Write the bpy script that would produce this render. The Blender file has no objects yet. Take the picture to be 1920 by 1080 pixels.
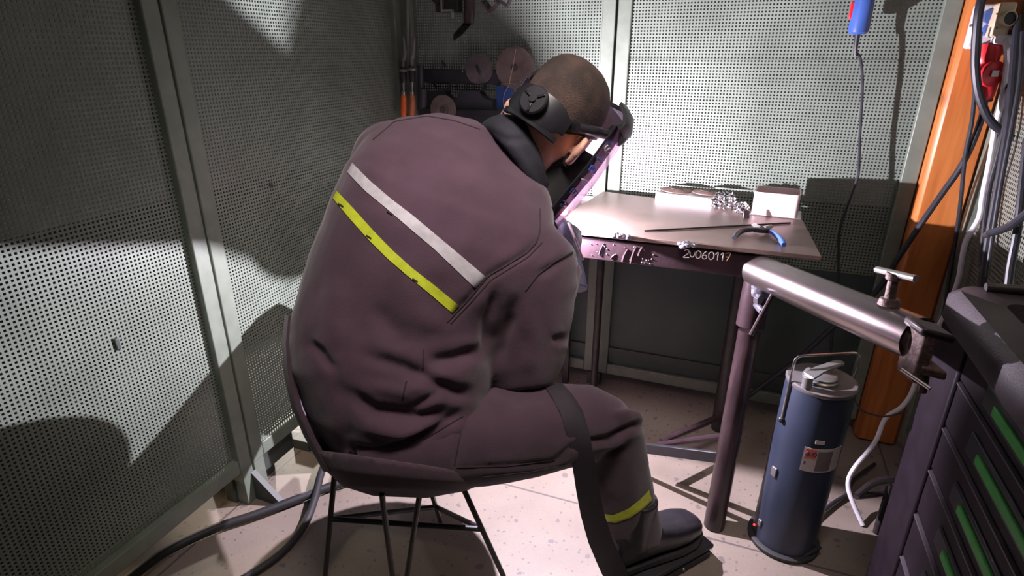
import bpy, bmesh, math, random
from math import sin, cos, pi, radians, atan2, sqrt, exp
from mathutils import Vector as V, Matrix, noise
from mathutils.bvhtree import BVHTree
random.seed(7)
scene = bpy.context.scene
COL = scene.collection

# ---------------------------------------------------------------- camera
FPX = 1100.0; TH = radians(22); YAW = radians(21); CAM = V((0, 0, 1.30))
RT = V((cos(YAW), sin(YAW), 0)); FWD = V((-sin(YAW)*cos(TH), cos(YAW)*cos(TH), -sin(TH)))
UPV = V((-sin(YAW)*sin(TH), cos(YAW)*sin(TH), cos(TH)))
cd = bpy.data.cameras.new('camera'); co = bpy.data.objects.new('camera', cd); COL.objects.link(co)
cd.sensor_width = 36; cd.lens = 36*FPX/1920; cd.clip_start = .02
co.location = CAM; co.rotation_euler = (pi/2-TH, 0, YAW); scene.camera = co
def ray(x, y): return FWD + RT*((x-960)/FPX) + UPV*((540-y)/FPX)
def pt(x, y, t): return CAM + ray(x, y)*t                     # photograph pixel + depth -> place in the room
def on(x, y, axis, v):
    d = ray(x, y); return CAM + d*((v-CAM[axis])/d[axis])
def onz(x, y, z): return on(x, y, 2, z)
def ony(x, y, v): return on(x, y, 1, v)
def onx(x, y, v): return on(x, y, 0, v)
def proj(p):
    q = p-CAM; t = q.dot(FWD); return 960+FPX*q.dot(RT)/t, 540-FPX*q.dot(UPV)/t

# ---------------------------------------------------------------- materials
def newmat(name):
    m = bpy.data.materials.new(name); m.use_nodes = True
    nt = m.node_tree; b = nt.nodes['Principled BSDF']; return m, nt, b
def N(nt, kind, **kw):
    n = nt.nodes.new(kind)
    for k, v in kw.items(): setattr(n, k, v)
    return n
def mat(name, col, rough=.5, metal=0, var=.12, scale=20, bump=0, bscale=80, spec=.5, col2=None, detail=4, sheen=0, coat=0, stretch=None):
    m, nt, b = newmat(name)
    tc = N(nt, 'ShaderNodeTexCoord'); src = tc.outputs['Object']
    if stretch:
        mp = N(nt, 'ShaderNodeMapping'); mp.inputs['Scale'].default_value = stretch
        nt.links.new(src, mp.inputs['Vector']); src = mp.outputs['Vector']
    nz = N(nt, 'ShaderNodeTexNoise'); nz.inputs['Scale'].default_value = scale; nz.inputs['Detail'].default_value = detail
    nt.links.new(src, nz.inputs['Vector'])
    cr = N(nt, 'ShaderNodeValToRGB')
    c2 = col2 or tuple(min(1, c*(1+var)) for c in col); c1 = tuple(c*(1-var) for c in col) if not col2 else col
    cr.color_ramp.elements[0].position = .35; cr.color_ramp.elements[1].position = .65
    cr.color_ramp.elements[0].color = (*c1, 1); cr.color_ramp.elements[1].color = (*c2, 1)
    nt.links.new(nz.outputs['Fac'], cr.inputs['Fac']); nt.links.new(cr.outputs['Color'], b.inputs['Base Color'])
    b.inputs['Roughness'].default_value = rough; b.inputs['Metallic'].default_value = metal
    b.inputs['Specular IOR Level'].default_value = spec
    if sheen: b.inputs['Sheen Weight'].default_value = sheen
    if coat: b.inputs['Coat Weight'].default_value = coat
    if bump:
        nb = N(nt, 'ShaderNodeTexNoise'); nb.inputs['Scale'].default_value = bscale; nb.inputs['Detail'].default_value = 3
        nt.links.new(src, nb.inputs['Vector'])
        bp = N(nt, 'ShaderNodeBump'); bp.inputs['Strength'].default_value = bump; bp.inputs['Distance'].default_value = .003
        nt.links.new(nb.outputs['Fac'], bp.inputs['Height']); nt.links.new(bp.outputs['Normal'], b.inputs['Normal'])
    return m
def math_node(nt, op, a, b=None, c=None):
    n = N(nt, 'ShaderNodeMath', operation=op)
    for i, v in enumerate((a, b, c)):
        if v is None: continue
        if isinstance(v, (int, float)): n.inputs[i].default_value = v
        else: nt.links.new(v, n.inputs[i])
    return n.outputs[0]
def mesh_mat(name, col, axes, pitch=.0112, hole=.55, margin=None):
    """painted sheet metal punched with a grid of square holes"""
    m, nt, b = newmat(name)
    tc = N(nt, 'ShaderNodeTexCoord'); sp = N(nt, 'ShaderNodeSeparateXYZ'); nt.links.new(tc.outputs['Object'], sp.inputs[0])
    fs = []
    for ax in axes:
        f = math_node(nt, 'FRACT', math_node(nt, 'DIVIDE', sp.outputs[ax], pitch))
        d = math_node(nt, 'ABSOLUTE', math_node(nt, 'SUBTRACT', f, .5))
        fs.append(math_node(nt, 'LESS_THAN', d, hole/2))
    h = math_node(nt, 'MULTIPLY', fs[0], fs[1])
    for ax, lo, hi in (margin or ()):
        h = math_node(nt, 'MULTIPLY', h, math_node(nt, 'GREATER_THAN', sp.outputs[ax], lo))
        h = math_node(nt, 'MULTIPLY', h, math_node(nt, 'LESS_THAN', sp.outputs[ax], hi))
    nz = N(nt, 'ShaderNodeTexNoise'); nz.inputs['Scale'].default_value = 6; nz.inputs['Detail'].default_value = 6
    nt.links.new(tc.outputs['Object'], nz.inputs['Vector'])
    cr = N(nt, 'ShaderNodeValToRGB')
    cr.color_ramp.elements[0].position = .3; cr.color_ramp.elements[1].position = .7
    cr.color_ramp.elements[0].color = (*[c*.8 for c in col], 1); cr.color_ramp.elements[1].color = (*[c*1.15 for c in col], 1)
    nt.links.new(nz.outputs['Fac'], cr.inputs['Fac']); nt.links.new(cr.outputs['Color'], b.inputs['Base Color'])
    b.inputs['Roughness'].default_value = .38; b.inputs['Specular IOR Level'].default_value = .5
    tr = N(nt, 'ShaderNodeBsdfTransparent'); mx = N(nt, 'ShaderNodeMixShader')
    nt.links.new(h, mx.inputs[0]); nt.links.new(b.outputs[0], mx.inputs[1]); nt.links.new(tr.outputs[0], mx.inputs[2])
    nt.links.new(mx.outputs[0], nt.nodes['Material Output'].inputs['Surface'])
    return m
def floor_mat():
    m, nt, b = newmat('terrazzo')
    tc = N(nt, 'ShaderNodeTexCoord'); P = tc.outputs['Object']
    # chips: sparse dark stones of mixed size
    def chips(scale, thr, seedoff):
        mp = N(nt, 'ShaderNodeMapping'); mp.inputs['Location'].default_value = (seedoff, seedoff*.7, 0)
        nt.links.new(P, mp.inputs['Vector'])
        nd = N(nt, 'ShaderNodeTexNoise'); nd.inputs['Scale'].default_value = scale*1.6; nd.inputs['Detail'].default_value = 3
        nt.links.new(mp.outputs[0], nd.inputs['Vector'])
        vm = N(nt, 'ShaderNodeVectorMath', operation='MULTIPLY_ADD')
        nt.links.new(nd.outputs['Color'], vm.inputs[0]); vm.inputs[1].default_value = (.6/scale,)*3; nt.links.new(mp.outputs[0], vm.inputs[2])
        vo = N(nt, 'ShaderNodeTexVoronoi'); vo.inputs['Scale'].default_value = scale; vo.voronoi_dimensions = '2D'
        nt.links.new(vm.outputs[0], vo.inputs['Vector'])
        sc = N(nt, 'ShaderNodeSeparateColor'); nt.links.new(vo.outputs['Color'], sc.inputs[0])
        size = math_node(nt, 'MULTIPLY', math_node(nt, 'MAXIMUM', math_node(nt, 'SUBTRACT', sc.outputs[0], thr), 0), .95)
        return math_node(nt, 'LESS_THAN', vo.outputs['Distance'], size)
    c1 = chips(26, .73, 0); c2 = chips(58, .74, 3.3); c3 = chips(13, .90, 7.1)
    ch = math_node(nt, 'MAXIMUM', math_node(nt, 'MAXIMUM', c1, c2), c3)
    n1 = N(nt, 'ShaderNodeTexNoise'); n1.inputs['Scale'].default_value = 3.5; n1.inputs['Detail'].default_value = 6; nt.links.new(P, n1.inputs['Vector'])
    n2 = N(nt, 'ShaderNodeTexNoise'); n2.inputs['Scale'].default_value = 160; n2.inputs['Detail'].default_value = 2; nt.links.new(P, n2.inputs['Vector'])
    r1 = N(nt, 'ShaderNodeValToRGB'); r1.color_ramp.elements[0].color = (.225, .180, .150, 1); r1.color_ramp.elements[1].color = (.295, .24, .205, 1)
    r1.color_ramp.elements[0].position = .3; r1.color_ramp.elements[1].position = .7
    nt.links.new(n1.outputs['Fac'], r1.inputs['Fac'])
    mxa = N(nt, 'ShaderNodeMix', data_type='RGBA', blend_type='MULTIPLY'); mxa.inputs[0].default_value = .25
    nt.links.new(r1.outputs[0], mxa.inputs[6]); nt.links.new(n2.outputs['Color'], mxa.inputs[7])
    mxb = N(nt, 'ShaderNodeMix', data_type='RGBA'); nt.links.new(ch, mxb.inputs[0]); nt.links.new(mxa.outputs[2], mxb.inputs[6]); mxb.inputs[7].default_value = (.14, .115, .11, 1)
    # tile joints
    sp = N(nt, 'ShaderNodeSeparateXYZ'); nt.links.new(P, sp.inputs[0]); js = []
    for ax, off, per in ((0, -.15, 1.9), (1, -.163, .9)):
        f = math_node(nt, 'FRACT', math_node(nt, 'DIVIDE', math_node(nt, 'ADD', sp.outputs[ax], off+10), per))
        js.append(math_node(nt, 'LESS_THAN', math_node(nt, 'ABSOLUTE', math_node(nt, 'SUBTRACT', f, .5)), .0035/per))
    jt = math_node(nt, 'MAXIMUM', js[0], js[1])
    mxc = N(nt, 'ShaderNodeMix', data_type='RGBA'); nt.links.new(jt, mxc.inputs[0]); nt.links.new(mxb.outputs[2], mxc.inputs[6]); mxc.inputs[7].default_value = (.10, .085, .08, 1)
    nt.links.new(mxc.outputs[2], b.inputs['Base Color']); b.inputs['Roughness'].default_value = .55
    return m
def wood_mat():
    m, nt, b = newmat('varnished_pine'); tc = N(nt, 'ShaderNodeTexCoord')
    mp = N(nt, 'ShaderNodeMapping'); mp.inputs['Scale'].default_value = (14, 14, 1.1); nt.links.new(tc.outputs['Object'], mp.inputs[0])
    nz = N(nt, 'ShaderNodeTexNoise'); nz.inputs['Scale'].default_value = 3; nz.inputs['Detail'].default_value = 8; nz.inputs['Distortion'].default_value = .6
    nt.links.new(mp.outputs[0], nz.inputs['Vector'])
    cr = N(nt, 'ShaderNodeValToRGB'); cr.color_ramp.elements[0].position = .3; cr.color_ramp.elements[1].position = .72
    cr.color_ramp.elements[0].color = (.42, .115, .025, 1); cr.color_ramp.elements[1].color = (.66, .23, .06, 1)
    nt.links.new(nz.outputs['Fac'], cr.inputs['Fac'])
    vo = N(nt, 'ShaderNodeTexVoronoi'); vo.inputs['Scale'].default_value = 5.5
    mp2 = N(nt, 'ShaderNodeMapping'); mp2.inputs['Scale'].default_value = (1.6, .1, .8); nt.links.new(tc.outputs['Object'], mp2.inputs[0]); nt.links.new(mp2.outputs[0], vo.inputs['Vector'])
    k = N(nt, 'ShaderNodeValToRGB'); k.color_ramp.elements[0].position = .02; k.color_ramp.elements[1].position = .13
    k.color_ramp.elements[0].color = (.35, .3, .25, 1); k.color_ramp.elements[1].color = (1, 1, 1, 1); nt.links.new(vo.outputs['Distance'], k.inputs['Fac'])
    mx = N(nt, 'ShaderNodeMix', data_type='RGBA', blend_type='MULTIPLY'); mx.inputs[0].default_value = 1
    nt.links.new(cr.outputs[0], mx.inputs[6]); nt.links.new(k.outputs[0], mx.inputs[7]); nt.links.new(mx.outputs[2], b.inputs['Base Color'])
    b.inputs['Roughness'].default_value = .4; return m
def visor_mat(name='clear_plastic', tint=(.74, .66, .71), tl_=(.045, .09)):
    m, nt, b = newmat(name)
    tr = N(nt, 'ShaderNodeBsdfTransparent'); tr.inputs[0].default_value = (*tint, 1)
    gl = N(nt, 'ShaderNodeBsdfGlossy'); gl.inputs['Roughness'].default_value = .12
    tl = N(nt, 'ShaderNodeBsdfTranslucent'); tl.inputs[0].default_value = (.8, .72, .78, 1)
    nz = N(nt, 'ShaderNodeTexNoise'); nz.inputs['Scale'].default_value = 30
    r = N(nt, 'ShaderNodeMapRange'); r.inputs[3].default_value = tl_[0]; r.inputs[4].default_value = tl_[1]; nt.links.new(nz.outputs['Fac'], r.inputs[0])
    m1 = N(nt, 'ShaderNodeMixShader'); nt.links.new(r.outputs[0], m1.inputs[0]); nt.links.new(tr.outputs[0], m1.inputs[1]); nt.links.new(tl.outputs[0], m1.inputs[2])
    m2 = N(nt, 'ShaderNodeMixShader'); m2.inputs[0].default_value = .08; nt.links.new(m1.outputs[0], m2.inputs[1]); nt.links.new(gl.outputs[0], m2.inputs[2])
    nt.links.new(m2.outputs[0], nt.nodes['Material Output'].inputs['Surface']); return m
def glow_mat(name, col, s):
    m, nt, b = newmat(name); b.inputs['Base Color'].default_value = (*col, 1)
    b.inputs['Emission Color'].default_value = (*col, 1); b.inputs['Emission Strength'].default_value = s; return m

GREEN = (.186, .220, .182)
M = dict(
    frame=mat('green_frame_paint', (.168, .195, .158), .4, var=.1), floor=floor_mat(), wood=wood_mat(),
    hall=mat('hall_shade_floor', (.022, .020, .018), .7, scale=4), shade_green=mat('shade_dark_green', (.040, .058, .054), .45, var=.15, scale=6), dark_sheet=mat('dark_sheet', (.05, .06, .055), .5),  # hall floor and lower screen colours hold painted shade
    cloth=mat('work_cloth', (.072, .038, .056), .85, var=.14, scale=9, bump=.25, bscale=420, spec=.25, sheen=.25),
    trouser=mat('trouser_cloth', (.062, .036, .050), .85, var=.14, scale=9, bump=.25, bscale=420, spec=.25, sheen=.25),
    seam=mat('seam_thread', (.030, .019, .025), .9), collar=mat('navy_cloth', (.016, .016, .024), .8, bump=.2, bscale=300),
    silver=mat('silver_tape', (.50, .47, .50), .45, var=.1, scale=60), yellow=mat('yellow_tape', (.55, .62, .035), .5, var=.1, scale=60),
    skin=mat('skin', (.70, .38, .28), .5, var=.12, scale=25, spec=.4), hair=mat('cropped_hair', (.040, .026, .022), .8, bump=.8, bscale=500, col2=(.095, .056, .044), scale=20),
    beard=mat('beard', (.012, .009, .009), .8, bump=.8, bscale=400), glove=mat('glove_leather', (.075, .075, .13), .5, bump=.5, bscale=120),
    boot=mat('boot_leather', (.018, .016, .020), .35, bump=.2, bscale=90), black=mat('black_plastic', (.016, .015, .019), .42, var=.2),
    blackgloss=mat('black_glossy_plastic', (.02, .02, .024), .25), rubber=mat('black_rubber', (.02, .018, .022), .6, var=.2),
    strap=mat('black_webbing', (.024, .018, .024), .75, bump=.3, bscale=500), visor=visor_mat(), smoke=visor_mat('smoked_edge', (.30, .26, .30), (.03, .05)),
    blue=mat('blue_plastic', (.045, .10, .34), .35), bluedeep=mat('deep_blue_card', (.015, .045, .17), .5), red=mat('red_plastic', (.62, .02, .03), .35),
    white=mat('white_plastic', (.72, .68, .70), .4, var=.05), beige=mat('beige_plastic', (.62, .50, .34), .45, var=.06), whitecard=mat('white_card', (.78, .74, .76), .6, var=.05),
    plate=mat('bare_steel_plate', (.17, .115, .10), .42, metal=.45, var=.2, scale=5, detail=8, col2=(.25, .175, .155), bump=.1, bscale=60),
    paintsteel=mat('purple_brown_paint', (.022, .012, .015), .30, var=.4, scale=14, col2=(.036, .020, .025), bump=.15, bscale=60),
    wornpaint=mat('worn_brown_paint', (.018, .010, .012), .28, scale=22, col2=(.050, .030, .034), bump=.3, bscale=40, detail=8, stretch=(1, 1, .25)),
    darksteel=mat('dark_steel', (.030, .021, .024), .4, metal=.2, var=.3, scale=30, bump=.2),
    pipe=mat('brushed_steel_pipe', (.30, .25, .25), .26, metal=.95, var=.12, scale=8, bump=.05, bscale=30),
    bright=mat('bright_steel', (.62, .58, .58), .28, metal=.95, var=.1), rusty=mat('rusty_casting', (.13, .085, .08), .6, metal=.3, scale=60, bump=.6, bscale=120, var=.4),
    weld=mat('weld_bead', (.34, .33, .40), .32, metal=.9, bump=.8, bscale=90), chalk=mat('chalk_mark', (.75, .72, .70), .9, var=.1), chalk2=mat('orange_chalk_mark', (.70, .42, .25), .9),
    foil=mat('crumpled_foil', (.80, .80, .84), .12, metal=1, var=.03), pinksteel=mat('polished_square_tube', (.74, .58, .60), .30, metal=.25, var=.04),
    copper=mat('brown_disc_grit', (.22, .13, .11), .65, bump=.6, bscale=300, var=.3), disc=mat('grinding_disc_grit', (.085, .070, .075), .75, bump=.5, bscale=350, var=.25),
    discworn=mat('grinding_disc_brown', (.115, .085, .08), .75, bump=.5, bscale=350, var=.25), discdark=mat('disc_dark', (.05, .035, .035), .8),
    rack=mat('black_holder', (.022, .022, .030), .55, var=.2), orange=mat('orange_handle', (.72, .14, .03), .4, var=.2, scale=12), orangedirty=mat('dirty_orange_handle', (.48, .16, .07), .5, var=.3, scale=25),
    grey=mat('grey_steel_tool', (.33, .32, .32), .35, metal=.7, var=.1), oven=mat('blue_grey_paint', (.020, .026, .047), .4, var=.1, scale=8), lid=mat('grey_lid', (.17, .155, .165), .35, metal=.35, var=.1),
    chrome=mat('chrome_wire', (.75, .72, .72), .2, metal=1), label_card=mat('label_card', (.42, .36, .36), .55, var=.08, scale=40), label_grey=mat('label_grey_print', (.13, .10, .10), .6), label_orange=mat('label_orange_print', (.60, .13, .06), .55), label_navy=mat('label_navy_print', (.03, .03, .10), .55),
    cabinet=mat('cabinet_black', (.012, .007, .012), .55, spec=.22, var=.2), cabtop=mat('cabinet_top_plastic', (.045, .034, .041), .5, bump=.25, bscale=250), green=mat('green_trim', (.05, .40, .06), .45, var=.08), cabedge=mat('cabinet_edge', (.10, .085, .10), .4),
    whitecable=mat('white_cable', (.72, .68, .74), .45, var=.05), cord=mat('black_cable', (.022, .022, .030), .45, var=.2), brownwire=mat('brown_wire', (.07, .035, .035), .5), copperwire=mat('copper_wire', (.62, .44, .36), .3, metal=.8),
    brick=mat('tan_block', (.55, .38, .30), .8, bump=.4, bscale=90), led=glow_mat('red_indicator', (1, .04, .03), 3), gaiter=mat('black_mask_cloth', (.008, .007, .008), .9),
    yellowprint=mat('disc_label', (.5, .45, .4), .6), shelfwood=mat('brown_shelf_board', (.10, .075, .07), .6), bluelens=mat('blue_knob', (.04, .12, .62), .3))

# ---------------------------------------------------------------- objects
def tag(o, label=None, cat=None, group=None, kind=None):
    if label: o['label'] = label
    if cat: o['category'] = cat
    if group: o['group'] = group
    if kind: o['kind'] = kind
    return o
def thing(name, label, cat, loc=(0, 0, 0), group=None, kind=None):
    o = bpy.data.objects.new(name, None); COL.objects.link(o); o.location = loc; o.empty_display_size = .05
    return tag(o, label, cat, group, kind)
def origin(o):
    p = V((0, 0, 0))
    while o: p = p+V(o.location); o = o.parent
    return p
class MB:
    def __init__(s): s.v = []; s.f = []
    def add(s, vs, fs):
        n = len(s.v); s.v += [V(a) for a in vs]; s.f += [tuple(i+n for i in f) for f in fs]; return s
    def hexa(s, b, t):                                        # two quads, bottom and top
        return s.add(list(b)+list(t), [(3, 2, 1, 0), (4, 5, 6, 7), (0, 1, 5, 4), (1, 2, 6, 5), (2, 3, 7, 6), (3, 0, 4, 7)])
    def box(s, lo, hi):
        (a, b, c), (d, e, f) = lo, hi
        return s.hexa([(a, b, c), (d, b, c), (d, e, c), (a, e, c)], [(a, b, f), (d, b, f), (d, e, f), (a, e, f)])
    def obox(s, c, x, y, z, sx, sy, sz):
        c = V(c); x = V(x).normalized()*sx/2; y = V(y).normalized()*sy/2; z = V(z).normalized()*sz/2
        return s.hexa([c-x-y-z, c+x-y-z, c+x+y-z, c-x+y-z], [c-x-y+z, c+x-y+z, c+x+y+z, c-x+y+z])
    def prism(s, pts, ext):
        n = len(pts); ext = V(ext); P = [V(p) for p in pts]
        return s.add(P+[p+ext for p in P], [tuple(range(n))[::-1], tuple(range(n, 2*n))]+[(i, (i+1) % n, n+(i+1) % n, n+i) for i in range(n)])
    def loft(s, rings, cap=True, closed=True):
        n = len(rings[0]); vs = [p for r in rings for p in r]; fs = []
        for k in range(len(rings)-1):
            for i in range(n if closed else n-1):
                j = (i+1) % n; fs.append((k*n+i, k*n+j, (k+1)*n+j, (k+1)*n+i))
        if cap: fs += [tuple(range(n))[::-1], tuple(range((len(rings)-1)*n, len(rings)*n))]
        return s.add(vs, fs)
    def tube(s, pts, r, n=10, flat=None, smooth=True, sub=5):
        P = [V(p) for p in pts]; rs = r if isinstance(r, (list, tuple)) else [r]*len(P)
        if smooth and len(P) > 2: P, rs = spline(P, rs, sub)
        rings = []; t0 = (P[1]-P[0]).normalized(); a = t0.orthogonal().normalized() if flat is None else V(flat)
        for i, p in enumerate(P):
            t = (P[min(i+1, len(P)-1)]-P[max(i-1, 0)]).normalized(); a = (a-t*a.dot(t)).normalized(); b = t.cross(a)
            rings.append([p+(a*cos(2*pi*k/n)+b*sin(2*pi*k/n))*rs[i] for k in range(n)])
        return s.loft(rings)
    def cyl(s, p0, p1, r, r2=None, n=24): return s.tube([p0, p1], [r, r if r2 is None else r2], n, smooth=False)
    def lathe(s, prof, o=(0, 0, 0), axis=(0, 0, 1), n=32):
        o = V(o); z = V(axis).normalized(); x = z.orthogonal().normalized(); y = z.cross(x)
        return s.loft([[o+z*h+(x*cos(2*pi*k/n)+y*sin(2*pi*k/n))*max(r, 1e-5) for k in range(n)] for r, h in prof])
    def ball(s, c, rx, ry=None, rz=None, ax=None, n=16, m=10):
        ry = ry or rx; rz = rz or rx; c = V(c); X, Y, Z = ax or (V((1, 0, 0)), V((0, 1, 0)), V((0, 0, 1)))
        return s.loft([[c+X*rx*sin(a)*cos(2*pi*k/n)+Y*ry*sin(a)*sin(2*pi*k/n)+Z*rz*cos(a) for k in range(n)] for a in [.02+(pi-.04)*j/m for j in range(m+1)]])
    def mesh(s, name='m'):
        me = bpy.data.meshes.new(name); me.from_pydata(s.v, [], s.f)
        bm = bmesh.new(); bm.from_mesh(me); bmesh.ops.recalc_face_normals(bm, faces=bm.faces); bm.to_mesh(me); bm.free(); return me
    def build(s, name, m, parent=None, bevel=0, sharp=35, seg=2, label=None):
        o0 = origin(parent)
        me = bpy.data.meshes.new(name); me.from_pydata([v-o0 for v in s.v], [], s.f)
        bm = bmesh.new(); bm.from_mesh(me); bmesh.ops.recalc_face_normals(bm, faces=bm.faces)
        bm.to_mesh(me); bm.free()
        return finish(me, name, m, parent, bevel, sharp, seg, label)
def finish(me, name, m, parent=None, bevel=0, sharp=35, seg=2, label=None):
    me.materials.append(m); me.name = name
    me.polygons.foreach_set('use_smooth', [True]*len(me.polygons)); me.set_sharp_from_angle(angle=radians(sharp))
    o = bpy.data.objects.new(name, me); COL.objects.link(o); o.parent = parent
    if bevel:
        b = o.modifiers.new('edge', 'BEVEL'); b.width = bevel; b.segments = seg; b.limit_method = 'ANGLE'; b.angle_limit = radians(40)
    if label: o['label'] = label
    return o
def spline(P, rs, sub):
    Q = []; S = []
    for i in range(len(P)-1):
        a, b, c, d = P[max(i-1, 0)], P[i], P[i+1], P[min(i+2, len(P)-1)]
        for k in range(sub):
            u = k/sub
            Q.append(.5*((2*b)+(c-a)*u+(2*a-5*b+4*c-d)*u*u+(3*b-a-3*c+d)*u**3)); S.append(rs[i]*(1-u)+rs[i+1]*u)
    return Q+[P[-1]], S+[rs[-1]]
def single(mb, name, m, label, cat, group=None, kind=None, **kw):
    """a thing that is one mesh, its origin at its own base"""
    lo = V([min(v[i] for v in mb.v) for i in range(3)]); hi = V([max(v[i] for v in mb.v) for i in range(3)])
    c = V(((lo.x+hi.x)/2, (lo.y+hi.y)/2, lo.z)); mb.v = [v-c for v in mb.v]
    o = mb.build(name, m, None, **kw); o.location = c; return tag(o, label, cat, group, kind)
def evaluated(mesh, mods):
    """bake modifiers into a mesh"""
    o = bpy.data.objects.new('tmp', mesh); COL.objects.link(o)
    for typ, kw in mods:
        md = o.modifiers.new(typ, typ)
        for k, v in kw.items(): setattr(md, k, v)
    dg = bpy.context.evaluated_depsgraph_get(); dg.update()
    me = bpy.data.meshes.new_from_object(o.evaluated_get(dg)); bpy.data.objects.remove(o); return me
def fuse(mb, voxel, smooth=6, fac=.5):
    return evaluated(mb.mesh(), [('REMESH', dict(mode='VOXEL', voxel_size=voxel)), ('SMOOTH', dict(iterations=smooth, factor=fac))])
def shift(me, d): me.transform(Matrix.Translation(d)); return me

# strokes for the few letters and figures that are written on things
GLYPH = {'2': [[(.05, .8), (.3, 1), (.6, .85), (.5, .5), (0, 0), (.7, .02)]], '0': [[(.3, 1), (.05, .75), (.05, .25), (.3, 0), (.58, .25), (.58, .75), (.3, 1)]],
    'u': [[(0, .75), (.05, .3), (.3, .12), (.5, .35), (.55, .8)]], '6': [[(.45, 1), (.12, .6), (.05, .2), (.3, 0), (.55, .2), (.4, .5), (.1, .4)]],
    '1': [[(.1, .7), (.35, 1), (.35, 0)]], '7': [[(0, .95), (.6, 1), (.25, 0)], [(.12, .5), (.55, .5)]],
    'G': [[(.6, .8), (.35, 1), (.05, .75), (.05, .25), (.35, 0), (.6, .2), (.6, .45), (.35, .45)]], 'U': [[(.05, 1), (.05, .25), (.3, 0), (.55, .25), (.55, 1)]],
    'D': [[(.05, 0), (.05, 1), (.4, .9), (.6, .5), (.4, .1), (.05, 0)]], 'S': [[(.55, .85), (.3, 1), (.05, .8), (.15, .58), (.45, .42), (.58, .2), (.3, 0), (.05, .15)]],
    'I': [[(.3, 0), (.3, 1)]], 'N': [[(.05, 0), (.05, 1), (.55, 0), (.55, 1)]], 'E': [[(.55, 1), (.05, 1), (.05, 0), (.55, 0)], [(.05, .5), (.45, .5)]], 'V': [[(.05, 1), (.3, 0), (.55, 1)]]}
def strokes(mb, text, fn, h, r, adv=.85):
    """fn maps (x, y) in units of the letter height to a place"""
    x = 0
    for ch in text:
        for st in GLYPH.get(ch, []):
            mb.tube([fn((x+a)*h, b*h) for a, b in st], r, 6, sub=4)
        x += adv
    return mb

ARC0 = ony(1036, 408, 1.531)
# ---------------------------------------------------------------- the setting
YB = 2.15; XL = -1.29; XR = .67
fo = MB().box((-5, -3, -.10), (4.5, 6, -.0504)).build('floor', M['hall']); tag(fo, kind='structure', label='dark hall floor outside the booth')
MB().box((-5, -3, -.0502), (XL-.2, 6, -.0005)).build('hall_slab', M['hall'], fo); MB().box((XL-.2, YB+.25, -.0502), (4.5, 6, -.0005)).build('hall_slab', M['hall'], fo)  # near-black colour paints in the dimness of the unlit hall
fl = MB().box((XL-.2, -2.5, -.05), (2.2, YB+.25, 0)).build('floor', M['floor']); tag(fl, kind='structure', label='pale terrazzo tile floor with dark stone chips')
def panel(sheet_parent, axis, pos, a0, a1, z0, z1, fw=.045, th=.022, sheet_m=None):
    """one framed sheet of punched steel; axis 0: runs along y at x=pos, axis 1: runs along x at y=pos"""
    def bx(mb, u0, u1, w0, w1, d): return mb.box((pos-d, u0, w0), (pos+d, u1, w1)) if axis == 0 else mb.box((u0, pos-d, w0), (u1, pos+d, w1))
    bx(MB(), a0+.01, a1-.01, z0+.01, z1-.01, .001).build('perforated_sheet', sheet_m, sheet_parent)
    for (u0, u1, w0, w1) in ((a0, a0+fw, z0, z1), (a1-fw, a1, z0, z1), (a0+fw, a1-fw, z0, z0+fw), (a0+fw, a1-fw, z1-fw, z1)):
        bx(MB(), u0, u1, w0, w1, th).build('frame_bar', M['frame'], sheet_parent, bevel=.003)
WL = thing('wall_left', 'green perforated steel screens on the left side of the welding booth', None, (XL, 1, 0), kind='structure')
psl = mesh_mat('punched_green_sheet_side', GREEN, (1, 2), pitch=.0100, hole=.52)
JY = 1.085
panel(WL, 0, XL, -.15, JY-.003, .125, 2.1, sheet_m=psl)
panel(WL, 0, XL, JY+.003, YB-.02, .125, 2.1, sheet_m=psl)
# feet of the screens
fm = MB()
for yy in (JY-.02, JY+.028):
    fm.box((XL-.02, yy-.022, 0), (XL+.02, yy+.018, .13))
fm.build('screen_foot', M['frame'], WL, bevel=.002)
MB().prism([(XL+.02, JY-.012, .10), (XL+.115, JY-.012, .012), (XL+.115, JY-.012, 0), (XL+.02, JY-.012, 0)], (0, .018, 0)).build('foot_gusset', M['dark_sheet'], WL)
MB().prism([(XL-.02, JY-.012, .10), (XL-.16, JY-.012, .012), (XL-.16, JY-.012, 0), (XL-.02, JY-.012, 0)], (0, .018, 0)).build('foot_gusset', M['dark_sheet'], WL)
MB().box((XL-.06, JY-.05, 0), (XL-.02, JY+.12, .085)).build('foot_block', M['dark_sheet'], WL, bevel=.003)
MB().box((XL-.045, 1.32, .0), (XL+.025, 1.78, .038)).build('floor_rail', M['dark_sheet'], WL, bevel=.002)
MB().prism([(XL-.02, 1.13, .125), (XL+.0, 1.13, .125), (XL, 1.13, .045), (XL-.02, 1.13, .045)], (0, .15, 0)).build('foot_plate', M['dark_sheet'], WL)
# slightly dented vents seen on the sheet
MB().obox(onx(220, 645, XL+.004), (1, 0, 0), (0, 1, 0), (0, 0, 1), .006, .012, .03).build('bent_tab', M['dark_sheet'], WL, bevel=.003)
MB().obox(onx(508, 346, XL+.004), (1, 0, 0), (0, 1, 0), (0, 0, 1), .006, .012, .012).build('bent_tab', M['dark_sheet'], WL, bevel=.003)

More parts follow.
